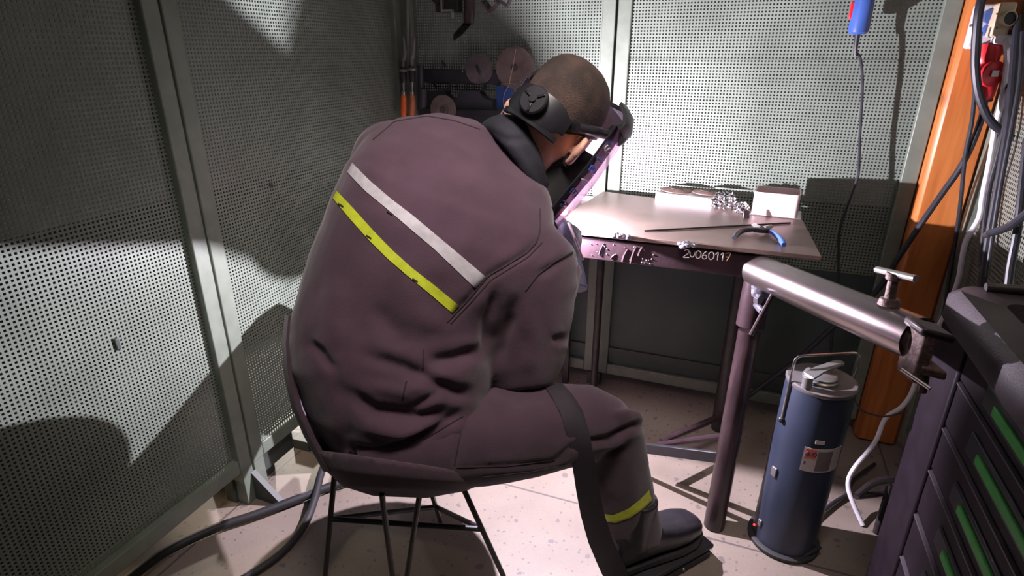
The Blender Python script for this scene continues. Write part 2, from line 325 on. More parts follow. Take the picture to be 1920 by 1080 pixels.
WB = thing('wall_back', 'green perforated steel screens behind the welding table', None, (0, YB, 0), kind='structure')
psb = mesh_mat('punched_green_sheet_rear', GREEN, (0, 2), pitch=.0102, hole=.50, margin=((2, .52, 9),))
JX = -.445
panel(WB, 1, YB, XL+.02, JX-.004, .055, 2.1, sheet_m=psb)
panel(WB, 1, YB, JX+.004, .522, .055, 2.1, sheet_m=psb)
MB().box((XL+.07, YB-.006, .10), (JX-.05, YB-.0015, .60)).build('shade_plate', M['shade_green'], WB)  # dark added sheets paint in the shade low on the screen
MB().box((JX+.05, YB-.006, .10), (.477, YB-.0015, .60)).build('shade_plate', M['shade_green'], WB)
MB().box((XL+.06, YB-.014, .14), (JX-.05, YB-.004, .175)).build('cross_rail', M['dark_sheet'], WB)
MB().box((JX+.05, YB-.014, .14), (.48, YB-.004, .175)).build('cross_rail', M['dark_sheet'], WB)
MB().box((JX-.03, YB-.03, 0), (JX+.022, YB+.02, .055)).build('screen_foot', M['dark_sheet'], WB)
MB().box((.44, YB-.03, 0), (.49, YB+.02, .055)).build('screen_foot', M['dark_sheet'], WB)
MB().box((JX+.048, YB-.003, 1.2735), (.478, YB+.004, 1.2755)).build('sheet_seam', M['frame'], WB)
PO = MB().box((.525, 2.085, 0), (.655, 2.20, 2.3)).build('pillar', M['wood'], bevel=.012, seg=1)
tag(PO, 'orange varnished pine post at the corner of the booth', kind='structure')
WR = thing('wall_right', 'grey green perforated steel screen beyond the wooden post', None, (XR, 1.7, 0), kind='structure')
psr = mesh_mat('punched_green_sheet_far', (.21, .22, .18), (1, 2), pitch=.0112, hole=.55)
panel(WR, 0, XR, 1.44, 2.08, .06, 2.1, sheet_m=psr)

# ---------------------------------------------------------------- welding table
ZT = .83; TY = 1.548
t = thing('welding_table', 'steel welding table with scratched grey brown top plate and tube legs', 'table', (-.15, 1.75, 0))
MB().prism([(-.492, 1.555, ZT-.012), (.222, 1.553, ZT-.012), (.200, 1.945, ZT-.012), (-.445, 2.075, ZT-.012)], (0, 0, .012)).build('top_plate', M['plate'], t, bevel=.0015)
AY = 1.562                                                     # face of the apron
MB().box((-.46, AY, ZT-.082), (.072, AY+.035, ZT-.019)).build('apron', M['paintsteel'], t, bevel=.003)
MB().box((-.42, 1.62, ZT-.07), (-.385, 2.0, ZT-.019)).build('apron', M['paintsteel'], t, bevel=.003)
MB().box((.04, 1.62, ZT-.07), (.075, 1.93, ZT-.019)).build('apron', M['paintsteel'], t, bevel=.003)
MB().box((-.385, 1.965, ZT-.07), (.04, 2.0, ZT-.019)).build('apron', M['paintsteel'], t, bevel=.003)
MB().box((-.41, 1.64, ZT-.019), (.07, 1.96, ZT-.012)).build('spacer', M['darksteel'], t)
for px, w in ((1165, .034), (1290, .030)):
    p = ony(px, 443 if px < 1200 else 459, 1.556); mb = MB()
    for k in range(11): mb.ball(p+V((random.uniform(-w/2, w/2)*1.3, -.006+random.uniform(-.004, .004), random.uniform(-.006, .006))), random.uniform(.006, .011), .007, random.uniform(.005, .008), n=10, m=6)
    mb.build('weld_bead', M['weld'], t, sharp=60)
mb = MB()
for k in range(26):
    x = random.uniform(-.36, -.18); mb.ball((x, AY-.0006, ZT-.03-random.random()*.045), random.uniform(.0008, .002), .0012, random.uniform(.001, .003), n=6, m=4)
tag(mb.build('spatter', M['bright'], t, sharp=70), kind='stuff')
def drip(x, z0, z1, r): return MB().tube([(x, AY-.0003, z0), (x+.004, AY-.0006, (z0+z1)/2), (x+.012, AY-.0003, z1)][::-1], [r*.5, r, r*1.2], 6)
for x, z0, z1, r in ((-.335, .765, .80, .0022), (-.30, .757, .772, .002), (-.268, .752, .79, .003), (-.245, .75, .80, .003), (-.225, .775, .805, .0035)): drip(x, z0, z1, r).build('paint_drip', M['wornpaint'], t)
a0 = ony(1281, 482, AY); a1 = ony(1368, 490, AY)
ux = (a1-a0).normalized()
for txt, off, mm in (('2', 0, 'chalk'), ('u00'[0:1], .85, 'chalk'), ('0', 1.6, 'chalk'), ('6', 2.45, 'chalk'), ('0', 3.3, 'chalk'), ('1', 4.1, 'chalk'), ('1', 4.75, 'chalk'), ('7', 5.4, 'chalk2')):
    H = (a1-a0).length/6.1*1.15
    strokes(MB(), txt, lambda x, y: a0+ux*(x+off*H*.87)+V((0, -.0006, y)), H, .0013).build('chalk_figure', M[mm], t)
# legs
def leg(p0, p1, r, m): return MB().tube([p0, p1], r, 24, smooth=False).build('leg', M[m], t)
LX, LY = .088, 1.560
leg((LX, LY, .60), (.075, 1.468, 0), .029, 'wornpaint')
MB().cyl((LX-.002, LY-.016, .62), (LX+.002, LY+.006, .765), .036).build('leg_sleeve', M['paintsteel'], t, bevel=.002)
leg((.065, 1.95, .77), (.065, 1.98, 0), .03, 'darksteel')
leg((-.42, 2.0, .77), (-.43, 2.05, 0), .014, 'darksteel')
# stretchers
q0 = ony(1195, 838, 1.60); q1 = ony(1352, 858, 1.50)
MB().obox((q0+q1)/2, q1-q0, (0, 1, 0), (0, 0, 1), (q1-q0).length, .012, .036).build('stretcher', M['black'], t, bevel=.002)
MB().tube([ony(1240, 828, 1.60), ony(1395, 762, 1.92)], .011, 10, smooth=False).build('brace', M['paintsteel'], t)
MB().tube([ony(1235, 834, 1.60), ony(1380, 814, 1.52)], .010, 10, smooth=False).build('brace', M['paintsteel'], t)
# lock bar on the leg sleeve
b0 = pt(1454, 543, 1.43); b1 = pt(1408, 628, 1.47); bm_ = (b0+b1)/2
MB().tube([b0, b1], .0062, 10, smooth=False).build('lock_lever', M['wornpaint'], t)
MB().tube([V((LX, LY-.02, .69)), bm_], .009, 10, smooth=False).build('lock_bolt', M['weld'], t)
MB().lathe([(.0, 0), (.014, 0), (.014, .012), (0, .012)], pt(1418, 560, 1.465), (1, -.7, .1), 6).build('lock_nut', M['weld'], t)

# ---------------------------------------------------------------- swivelling pipe arm with its clamp head
p0 = pt(1432, 512, 1.50); p1 = pt(1722, 636, 1.075)
ax = (p1-p0).normalized(); upn = (V((0, 0, 1))-ax*ax.z).normalized(); sd = ax.cross(upn)
arm = thing('pipe_arm', 'brushed steel pipe arm reaching from the table corner to a screw clamp', 'clamp arm', p0)
rp = .042
MB().lathe([(.036, -.03), (rp, -.03), (rp, 0), (rp, (p1-p0).length), (rp-.004, (p1-p0).length), (rp-.004, (p1-p0).length-.1), (0, (p1-p0).length-.1)], p0, ax, 48).build('pipe', M['pipe'], arm)
MB().lathe([(0, 0), (.028, 0), (.028, .03), (0, .03)], p0-V((0, 0, .06)), (0, 0, 1), 20).build('pivot_collar', M['weld'], arm)
sc0 = p0+ax*((p1-p0).length-.075)+upn*rp
MB().lathe([(0, 0), (.020, 0), (.017, .012), (.010, .014), (.009, .048), (.014, .052), (.014, .064), (0, .064)], sc0, upn, 20).build('clamp_screw', M['rusty'], arm)
c0 = pt(1652, 528, 1.165); c1 = pt(1732, 549, 1.065); mid = sc0+upn*.062
dT = (c1-c0).normalized()
MB().tube([mid-dT*.045, mid+dT*.050], .0068, 12, smooth=False).build('screw_handle', M['bright'], arm)
hd = p1+ax*.012
mb = MB().tube([p1-ax*.06, p1+ax*.012], .034, 24, smooth=False)
mb.build('clamp_neck', M['rusty'], arm)
# C-shaped head: a spine with an upper and a lower jaw
fr = (RT*.80-V((0, 0, .12))-UPV*.1).normalized(); dn = V((0, 0, -1)); dp = fr.cross(dn).normalized()
hc = pt(1722, 645, 1.05)
MB().obox(hc+dn*.018, fr, dn, dp, .022, .10, .055).build('clamp_spine', M['rusty'], arm, bevel=.005)
MB().obox(pt(1742, 618, 1.04), fr, V((0, 0, 1))+ax*.2, dp, .062, .017, .060).build('upper_jaw', M['darksteel'], arm, bevel=.006)
MB().obox(pt(1736, 688, 1.06), fr, dn, dp, .05, .018, .05).build('lower_jaw', M['rusty'], arm, bevel=.005)
MB().tube([pt(1738, 680, 1.06), pt(1728, 735, 1.075)], .008, 10, smooth=False).build('jaw_screw', M['rusty'], arm)
MB().tube([pt(1690, 692, 1.06), pt(1744, 729, 1.02)], .0036, 10, smooth=False).build('jaw_handle', M['bright'], arm)

# ---------------------------------------------------------------- electrode oven on the floor
HX, HY = .262, 1.488; hz = .515; hr = .083
hv = thing('electrode_oven', 'blue grey cylindrical welding rod oven with wire bail handle, on the floor', 'rod oven', (HX, HY, 0))
tx = V((.012, .02, 0))                                          # it stands a little tilted
def hp(a, r, z): return V((HX+r*cos(a), HY+r*sin(a), 0))+tx*(z/hz)+V((0, 0, z))
ca = atan2(CAM.y-HY, CAM.x-HX)
MB().loft([[hp(2*pi*k/48, r, z) for k in range(48)] for r, z in ((hr-.004, 0), (hr-.004, .012), (hr, .014), (hr, hz-.01), (hr-.002, hz-.006))]).build('body', M['oven'], hv)
MB().loft([[hp(2*pi*k/48, r, z) for k in range(48)] for r, z in ((hr+.004, 0), (hr+.012, .004), (hr+.012, .012), (hr+.003, .016))]).build('base_ring', M['rubber'], hv)
MB().loft([[hp(2*pi*k/48, r, z) for k in range(48)] for r, z in ((hr, hz-.008), (hr+.002, hz-.004), (hr+.002, hz+.002), (hr-.002, hz+.005))]).build('lid_plate', M['lid'], hv)
ld = MB().loft([[hp(2*pi*k/40, r, z)+V((-.004, -.004, 0)) for k in range(40)] for r, z in ((.042, hz+.004), (.044, hz+.010), (.040, hz+.013), (.040, hz+.019), (.034, hz+.023), (0.001, hz+.023))]).build('lid_plug', M['grey'], hv)
la = hp(0, 0, hz); l0 = pt(1516, 706, (la-CAM).dot(FWD)-.055); l1 = pt(1580, 680, (la-CAM).dot(FWD)-.02)
lv = (l1-l0).normalized(); ls = lv.cross(V((0, 0, 1))).normalized()
mb = MB(); prof = [(0, .016), (.3, .014), (.8, .012), (.95, .010), (1.0, .004)]
mb.loft([[l0+(l1-l0)*u+ls*w+V((0, 0, .004+.006*sin(u*pi))), l0+(l1-l0)*u-ls*w+V((0, 0, .004+.006*sin(u*pi))), l0+(l1-l0)*u-ls*w+V((0, 0, -.002+.006*sin(u*pi))), l0+(l1-l0)*u+ls*w+V((0, 0, -.002+.006*sin(u*pi)))] for u, w in prof])
mb.tube([l0, l0-V((0, 0, .03))], .012, 12, smooth=False)
mb.build('lid_lever', M['grey'], hv, bevel=.001)
ba = atan2(RT.y, RT.x)
s1 = hp(ba+pi+.12, hr+.004, hz-.11); s2 = hp(ba+.1, hr+.004, hz-.10); tz = V((0, 0, .185))+tx*.3
k1 = s1+tz; k2 = s2+tz-V((0, 0, .01)); dd = (k2-k1).normalized()
MB().tube([s1, s1+tz*.5, k1-V((0, 0, .018)), k1-V((0, 0, .005))+dd*.005, k1+dd*.02, (k1+k2)/2, k2-dd*.02, k2-V((0, 0, .005))-dd*.005, k2-V((0, 0, .018)), s2+tz*.5, s2], .0032, 10, flat=(0, 1, 0)).build('bail_handle', M['chrome'], hv)
for s in (s1, s2): MB().ball(s, .009, n=12, m=8).build('bail_pivot', M['black'], hv)
def patch(a0, a1, z0, z1, e, na=10):
    mb = MB(); rg = []
    for i in range(na+1):
        a = a0+(a1-a0)*i/na; rg.append([hp(a, hr+e, z0), hp(a, hr+e, z1), hp(a, hr-.001, z1), hp(a, hr-.001, z0)])
    return mb.loft(rg)
# paper label, wrapped a quarter round the body
A0 = ca-.02; A1 = ca+1.22
lb = patch(A0, A1, .295, .365, .0010, 16).build('label', M['label_card'], hv)
patch(A0+.05, A0+.36, .335, .362, .0016, 6).build('label_heading', M['label_orange'], lb)
patch(A0+.40, A0+.86, .300, .358, .0016, 8).build('label_print', M['label_grey'], lb)
patch(A0+.06, A0+.12, .316, .326, .0017, 2).build('label_figure', M['label_grey'], lb)
g0 = A0+.07
strokes(MB(), 'GUD', lambda x, y: hp(g0+x/hr, hr+.0022, .343+y), .011, .0011, .8).build('label_lettering', M['label_navy'], lb)
MB().obox(hp(ca+.35, hr+.001, .385), (-sin(ca+.35), cos(ca+.35), 0), (cos(ca+.35), sin(ca+.35), 0), (0, 0, 1), .022, .002, .010).build('small_sticker', M['label_card'], hv)
for a, z, s in ((ca-.75, .25, .03), (ca-.85, .07, .022)): MB().obox(hp(a, hr+.002, z), (-sin(a), cos(a), 0), (cos(a), sin(a), 0), (0, 0, 1), s*.6, .006, s).build('catch', M['lid'], hv, bevel=.002)
MB().ball(hp(ca-1.15, hr+.002, .04), .0035, n=8, m=6).build('indicator_lamp', M['led'], hv)
def cable(name, pts, r, m, label, cat, group=None, n=10): return single(MB().tube(pts, r, n), name, M[m], label, cat, group)
cable('oven_cord', [hp(ca+1.4, hr+.012, .03), onz(1500, 1040, .012), onz(1518, 985, .012), onz(1560, 945, .012), onz(1590, 925, .012), onz(1600, 900, .02), onz(1640, 870, .02)], .006, 'cord', 'dark cord running from the foot of the rod oven across the floor', 'cord')

# ---------------------------------------------------------------- tool cabinet
CX, CY, CZ = .452, 1.405, .85
cb = thing('tool_cabinet', 'black tool cabinet with green drawer pulls and a moulded plastic top', 'tool cabinet', (CX+.2, 1.0, 0))
MB().box((CX+.02, .35, .02), (CX+.46, CY-.02, CZ-.07)).build('carcass', M['cabinet'], cb, bevel=.006)
MB().box((CX+.012, CY-.07, .02), (CX+.05, CY-.012, CZ-.07)).build('corner_post', M['cabinet'], cb, bevel=.01)
# moulded top with a sunken tray
mb = MB(); rings = []
def rrect(x0, y0, x1, y1, r, z, n=6):
    P = []
    for cx, cy, a in ((x1-r, y1-r, 0), (x0+r, y1-r, pi/2), (x0+r, y0+r, pi), (x1-r, y0+r, 1.5*pi)):
        for k in range(n+1): P.append(V((cx+r*cos(a+pi/2*k/n), cy+r*sin(a+pi/2*k/n), z)))
    return P
X0, Y0, X1, Y1 = CX-.012, .35, CX+.49, CY
mb.loft([rrect(X0+.006, Y0, X1, Y1-.006, .04, CZ-.075), rrect(X0, Y0, X1, Y1, .045, CZ-.065), rrect(X0, Y0, X1, Y1, .045, CZ-.018), rrect(X0+.014, Y0+.014, X1-.014, Y1-.014, .045, CZ), rrect(X0+.075, Y0+.05, X1-.05, Y1-.085, .03, CZ-.004), rrect(X0+.085, Y0+.06, X1-.06, Y1-.10, .03, CZ-.035)])
mb.build('top_tray', M['cabtop'], cb, sharp=50)
MB().tube([(CX+.05, CY-.028, CZ+.004), (CX+.2, CY-.028, CZ+.010), (CX+.42, CY-.028, CZ+.004)], .010, 12).build('rear_lip', M['cabtop'], cb)
MB().box((CX+.10, CY-.36, CZ-.045), (CX+.3, CY-.14, CZ-.0335)).build('tray_liner', M['black'], cb, bevel=.004)
zt = CZ-.055
for zb_, zg in ((.706, .747), (.601, .650), (.497, .542), (.382, .436), (.262, .32), (.09, .19)):
    d = MB().box((CX+.004, .37, zb_+.004), (CX+.03, 1.235, zt)).build('drawer', M['cabinet'], cb, bevel=.003)
    MB().box((CX-.001, .39, zg-.020), (CX+.006, 1.11, zg+.022)).build('recess_shade', M['black'], d, bevel=.004)  # black strip on the front paints the shade of a recess
    MB().box((CX-.006, .40, zg-.008), (CX+.004, 1.055, zg+.010)).build('green_pull', M['green'], d, bevel=.002, label='bright green pull bar')
    MB().box((CX-.002, .37, zb_-.0015), (CX+.006, 1.225, zb_+.0015)).build('drawer_edge', M['cabedge'], d)
    zt = zb_
MB().box((CX+.0, 1.24, .02), (CX+.03, CY-.012, CZ-.07)).build('side_panel', M['cabinet'], cb, bevel=.006)
MB().box((CX+.05, .4, 0), (CX+.44, CY-.05, .03)).build('plinth', M['black'], cb)
# folded cart beside the cabinet
ct = thing('folding_trolley', 'dark steel trolley frame standing between the rod oven and the tool cabinet', 'trolley', tuple(onz(1660, 960, 0)))
tq = [onz(1625, 905, .10), onz(1690, 880, .10)]
MB().tube([onz(1606, 930, .11), onz(1640, 905, .13), onz(1680, 900, .12), onz(1692, 912, .09), onz(1650, 925, .085), onz(1606, 930, .11)], .010, 10).build('handle_loop', M['darksteel'], ct)
MB().tube([onz(1668, 912, .12), onz(1642, 1000, 0)], .009, 10, smooth=False).build('leg', M['darksteel'], ct)
MB().tube([onz(1690, 905, .12), onz(1672, 1000, 0)], .009, 10, smooth=False).build('leg', M['darksteel'], ct)
MB().obox((onz(1668, 912, .11)+onz(1720, 900, .11))/2, RT, V((0, 1, 0)), (0, 0, 1), .06, .04, .02).build('hinge_plate', M['rusty'], ct, bevel=.003)

# ---------------------------------------------------------------- things on the table
def ontab(x, y, z=0): return onz(x, y, ZT+z)
# white tray with two worn discs
w0, w1 = ontab(1228, 374), ontab(1338, 388); wx = (w1-w0).normalized(); wy = V((-wx.y, wx.x, 0))
single(MB().obox((w0+w1)/2+wy*.035+V((0, 0, .0125)), wx, wy, (0, 0, 1), (w1-w0).length, .07, .025), 'white_box', M['whitecard'], 'flat white card box on the table holding two worn discs', 'box', bevel=.002)
for i, (px, py, r, lab) in enumerate(((1268, 357, .052, 'brown worn flap disc on the white box, nearer the welder'), (1322, 363, .042, 'brown worn flap disc on the white box, nearer the foil'))):
    c = onz(px, py, ZT+.028); th_ = thing('flap_disc', lab, 'disc', c, 'worn discs on the white box')
    th_.rotation_euler = (0, 0, 0)
    z0 = .001 if i == 0 else .004
    MB().lathe([(0, .002), (.012, .002), (.016, .006), (r*.55, .006), (r, .001), (r, -.001), (r*.5, 0), (0, 0)], c+V((0, 0, z0)), (.03, .02, 1), 40).build('grit_face', M['copper'], th_)
    MB().lathe([(.011, .0025), (r*.45, .0075), (r*.45, .0085), (.011, .0085)], c+V((0, 0, z0)), (.03, .02, 1), 32).build('hub_plate', M['discworn'], th_)
# crumpled foil
def foil(px, py, rx, ry, rz, seed, name, label):
    c = ontab(px, py); bm = bmesh.new(); bmesh.ops.create_icosphere(bm, subdivisions=4, radius=1)
    for v in bm.verts:
        p = v.co.copy(); q = p*2.1+V((seed, 0, 0)); d = noise.cell(p*3.0+V((seed, 2, 1)))
        e = .72+.38*abs(noise.noise(q))+.30*abs(noise.noise(q*2.3))+.10*d
        v.co = V((p.x*rx*e, p.y*ry*e, max(p.z*rz*e+rz*.62, .0005)))
    me = bpy.data.meshes.new(name); bmesh.ops.recalc_face_normals(bm, faces=bm.faces); bm.to_mesh(me); bm.free(); me.materials.append(M['foil'])
    o = bpy.data.objects.new(name, me); COL.objects.link(o); o.location = c; return tag(o, label, 'foil', 'crumpled foil on the table')
foil(1356, 390, .042, .036, .034, 3.3, 'foil_ball', 'large crumpled ball of shiny foil on the table beside the white box')
foil(1389, 398, .026, .024, .022, 9.1, 'foil_ball', 'small crumpled scrap of foil touching the square steel tube')
single(MB().obox(ontab(1399, 404, .008), RT, FWD.cross(RT), (0, 0, 1), .020, .02, .016), 'steel_offcut', M['darksteel'], 'small dark steel offcut lying between foil and square tube', 'offcut', bevel=.004)
# offcut of square tube standing on end
sq = [ontab(1408, 402), ontab(1494, 411)]
e1 = (sq[1]-sq[0]); wS = e1.length; e1.normalize(); e2 = V((-e1.y, e1.x, 0))
def sqring(s, r, z, n=5):
    P = []; c = sq[0]+e1*wS/2+e2*wS*.36
    for sx, sy, a in ((1, 1, 0), (-1, 1, pi/2), (-1, -1, pi), (1, -1, 1.5*pi)):
        for k in range(n+1): P.append(c+e1*(sx*(s-r)+r*cos(a+pi/2*k/n))+e2*(sy*(s-r)*.72+r*sin(a+pi/2*k/n))+V((0, 0, z)))
    return P
hS = .072; s_ = wS/2
rg = [sqring(s_, .012, .003), sqring(s_, .012, hS), sqring(s_-.004, .009, hS), sqring(s_-.004, .009, .003)]
sqt = thing('square_tube', 'open ended piece of shiny square steel tube standing on the table', 'steel tube', sq[0]+e1*wS/2)
mb = MB(); mb.loft(rg+[rg[0]], cap=False); mb.build('tube_wall', M['pinksteel'], sqt, sharp=50)
MB().obox(sq[0]+e1*(wS/2+.004)+e2*wS*.36+V((0, 0, .0015)), e1, e2, (0, 0, 1), wS*1.12, wS*.80, .003).build('base_plate', M['bright'], sqt, bevel=.0008)
# filler rod lying across the plate, and pliers
single(MB().tube([ontab(1208, 433, .003), ontab(1482, 418, .003)], .0026, 8, smooth=False), 'filler_rod', M['darksteel'], 'thin dark filler rod lying across the table top', 'welding rod')
pc = ontab(1425, 434, .012)
pl = thing('pliers', 'cutting pliers with one blue and one black grip on the table edge', 'pliers', pc)
def grip(P, m):
    MB().tube([ontab(x, y, .011) for x, y in P], [.0045, .0062, .0075, .0078, .006], 10).build('grip', M[m], pl)
grip([(1422, 431), (1405, 431), (1392, 433), (1382, 439), (1377, 446)], 'black')
grip([(1440, 432), (1450, 437), (1459, 444), (1466, 452), (1470, 459)], 'blue')
MB().tube([ontab(1414, 431, .010), ontab(1430, 432, .012), ontab(1444, 433, .010)], [.007, .008, .007], 10).build('pivot', M['black'], pl)
MB().tube([ontab(1426, 430, .012), ontab(1417, 424, .012), ontab(1410, 421, .012)], [.007, .007, .003], 10).build('jaw', M['bright'], pl)
MB().tube([ontab(1432, 430, .012), ontab(1441, 426, .012), ontab(1448, 424, .012)], [.008, .007, .004], 10).build('jaw', M['grey'], pl)

# ---------------------------------------------------------------- shelf and block to the left of the table
sh = thing('side_bench', 'narrow brown bench against the screen, left of the welding table', 'bench', (-.66, 2.0, 0))
MB().box((-.86, 1.62, .76), (-.436, 2.115, .785)).build('bench_board', M['shelfwood'], sh, bevel=.002)  # board lengthened towards welder and plate to block arc light
MB().box((-.86, 2.10, .785), (-.456, 2.115, .80)).build('bench_edge', M['bright'], sh)
for x, y in ((-.84, 1.64), (-.60, 1.64), (-.84, 2.09), (-.56, 2.09)): MB().box((x-.012, y-.012, 0), (x+.012, y+.012, .76)).build('leg', M['darksteel'], sh)
single(MB().box((-.63, 1.86, .785), (-.515, 1.93, .845)), 'fire_brick', M['brick'], 'tan block standing on the side bench by the visor tip', 'brick', bevel=.003)

# ---------------------------------------------------------------- tools hung on the back screen
YW = YB-.028
def onw(x, y, d=0): return ony(x, y, YW-d)
rk = thing('tool_holder', 'long black wall strip holding grinding discs on the back screen', 'tool rack', onw(900, 140))
a, b = onw(797, 130), onw(950, 158)
MB().box((a.x, YW-.014, b.z), (b.x+.04, YW+.006, a.z)).build('strip', M['rack'], rk, bevel=.002)
for x, y in ((833, 121), (815, 160)): MB().tube([onw(x-4, y-6, .03), onw(x+3, y+4, .004)], .004, 8, smooth=False).build('peg', M['black'], rk)
MB().ball(onw(867, 133, .015), .003, n=8, m=6).build('screw_head', M['bright'], rk)
rk2 = thing('disc_rack', 'black wall rack with scalloped upper edge below the long strip', 'tool rack', onw(880, 190))
P = [onw(x, y) for x, y in [(805, 170), (843, 168), (846, 178), (853, 183), (862, 183), (868, 178), (872, 167), (907, 169), (911, 178), (918, 184), (925, 186), (931, 186), (931, 218), (800, 218)]]
MB().prism([(p.x, YW-.045, p.z) for p in P], (0, .05, 0)).build('scalloped_panel', M['rack'], rk2, bevel=.001, seg=1)
a, b = onw(800, 199), onw(935, 218)
MB().box((a.x, YW-.07, b.z-.03), (b.x+.06, YW-.045, a.z)).build('tray_front', M['black'], rk2, bevel=.003)
for (x, y) in ((837, 163), (903, 163)): MB().prism([onw(x-4, y+7, .046), onw(x+6, y-5, .046), onw(x+6, y+7, .046)], (0, .012, 0)).build('hook', M['black'], rk2)
def disc(px, py, r, m, label, d=.02, hub=True):
    c = onw(px, py, d); o = thing('grinding_disc', label, 'grinding disc', c, 'grinding discs on the back screen')
    ax_ = V((.05, -1, .03))
    MB().lathe([(.011, -.003), (r-.002, -.003), (r, -.001), (r, .002), (r-.002, .0035), (r*.45, .0035), (r*.36, -.0008 if hub else .004), (.011, -.0008 if hub else .004)], c, ax_, 48).build('grit_wheel', M[m], o)
    MB().lathe([(.0, -.002), (.011, -.002), (.013, .001), (.0105, .0022), (.0105, .0005), (0, .0005)], c, ax_, 20).build('centre_ring', M['discdark'], o)
    return c
c = disc(898, 129, .054, 'disc', 'smaller grey grinding disc on the black strip', .022, False)
single(MB().tube([c+V((-.006, -.006, .012)), c+V((.004, -.012, -.006)), c+V((.01, -.006, -.016))], .005, 8), 'disc_peg', M['black'], 'black peg through the smaller grey grinding disc', 'peg')
c = disc(965, 127, .072, 'discworn', 'large brownish grinding disc on the black strip nearest the head', .024)
disc(831, 205, .052, 'discworn', 'grinding disc with dark hub standing in the scalloped rack', .0735)
# blue pack on the wall and loose copper wire
a, b = onw(932, 160, .02), onw(962, 205, .02)
single(MB().box((a.x, YW-.03, b.z), (b.x, YW-.012, a.z)), 'electrode_packet', M['bluedeep'], 'dark blue packet hanging on the back screen behind the headgear', 'packet', bevel=.002)
cable('copper_wire', [onw(967, 92, .045), onw(963, 118, .055), onw(957, 145, .05), onw(954, 160, .045), onw(945, 178, .042), onw(944, 200, .04)], .0011, 'copperwire', 'thin copper wire crossing the large brown disc', 'wire', 'copper wires on the back screen', 6)
cable('copper_wire', [onw(968, 158, .04), onw(955, 157, .04), onw(940, 158, .042), onw(944, 162, .042)], .0011, 'copperwire', 'short copper wire bent over the blue packet', 'wire', 'copper wires on the back screen', 6)
# dark tube upright in the rack
single(MB().cyl(onw(793, 205, .05), onw(793, 166, .05), .021).cyl(onw(789, 166, .05), onw(789, 122, .05), .011), 'rod_tube', M['rack'], 'dark upright tube between the orange handled clamps and the rack', 'tube')
# quick grip clamps with orange handles at the corner
for (px, lab, hm, dy) in ((757, 'orange handled toggle clamp in the corner, nearer the left screen', 'orange', 0), (773, 'dirty orange handled toggle clamp in the corner, nearer the rack', 'orangedirty', -2)):
    d = .06; o = thing('toggle_clamp', lab, 'clamp', onw(px, 215, d), 'orange handled clamps in the corner')
    MB().tube([onw(px, 222, d), onw(px, 205, d), onw(px, 186, d), onw(px, 178, d)], [.011, .013, .012, .009], 12).build('handle', M[hm], o)
    MB().tube([onw(px, 178, d), onw(px, 172, d)], .009, 12, smooth=False).build('ferrule', M['bright'], o)
    MB().tube([onw(px, 173, d), onw(px, 152, d)], [.004, .005], 10, smooth=False).build('rod', M['grey'], o)
    MB().lathe([(0, 0), (.011, 0), (.013, .012), (.013, .05), (.010, .056), (0, .056)], onw(px, 155+dy, d), (0, 0, 1), 16).build('grip_body', M['black'], o)
    MB().lathe([(0, 0), (.018, 0), (.018, .006), (.012, .010), (0, .010)], onw(px, 134+dy, d), (0, 0, 1), 20).build('round_jaw', M['grey'], o)
    MB().tube([onw(px, 132+dy, d), onw(px-1, 112+dy, d), onw(px+2, 100, d), onw(px+(4 if dy else -1), 70, d)], [.004, .006, .007, .004], 8).build('lever', M['grey'], o)
    MB().obox(onw(px+1, 104+dy, d), (1, 0, 0), (0, 1, 0), (.2, 0, 1), .016, .006, .035).build('link_plate', M['grey'], o, bevel=.002)
# steel offcuts hanging at the top of the screen
br = thing('angle_bracket', 'dark angle steel bracket hanging at the top of the screen, beside the steel tube', 'bracket', onw(845, 10, .06))
a = onw(832, 20, .07); b = onw(853, -18, .07)
MB().box((a.x-.012, a.y-.002, a.z-.003), (a.x-.005, a.y+.05, b.z)).build('upright_web', M['grey'], br, bevel=.001)
MB().box((a.x-.005, a.y-.002, a.z-.003), (a.x+.034, a.y+.05, a.z+.004)).build('flange', M['grey'], br, bevel=.001)
MB().box((a.x-.04, a.y+.012, a.z-.004), (a.x+.05, a.y+.05, b.z)).build('backing_bar', M['darksteel'], br, bevel=.003)
MB().tube([onw(812, -6, .05), onw(826, 6, .05)], .014, 10, smooth=False).build('stub', M['darksteel'], br)
MB().cyl(onw(848, 34, .055), onw(848, 20, .05), .006, n=12).build('bolt', M['bright'], br)
st = thing('tube_offcut', 'brown steel tube with a mitred square end hanging at the top of the screen', 'steel tube', onw(878, 10, .07))
MB().cyl(onw(879, 44, .07), onw(882, -40, .07), .019).build('round_tube', M['wornpaint'], st)
k0 = onw(878, 44, .075)
def sqtube(mb, c, u, v, w, s, L, wt=.005):
    u = V(u).normalized(); v = V(v).normalized(); w = V(w).normalized(); rr = []
    for k, h in ((1, 0), (1, L), (1-2*wt/s, L), (1-2*wt/s, 0)): rr.append([c+u*sx*s/2*k+v*sy*s/2*k+w*h for sx, sy in ((-1, -1), (1, -1), (1, 1), (-1, 1))])
    return mb.loft(rr+[rr[0]], cap=False)
sqtube(MB(), k0+V((-.004, 0, .0)), (1, .2, .6), (.3, -.6, -.5), (-.45, -.7, -.75), .036, .055).build('mitred_square_end', M['paintsteel'], st, sharp=20)
MB().tube([onw(862, 64, .07), onw(872, 81, .075)], .003, 8, smooth=False).build('tang', M['bright'], st)
s2_ = thing('square_offcut', 'dark square steel offcuts hanging at the top of the screen, second from the corner', 'steel tube', onw(930, 5, .06))
sqtube(MB(), onw(926, 2, .045), (1, 0, .8), (-.8, 0, 1), (.05, -1, -.15), .046, .05).build('square_tube', M['paintsteel'], s2_, sharp=20)
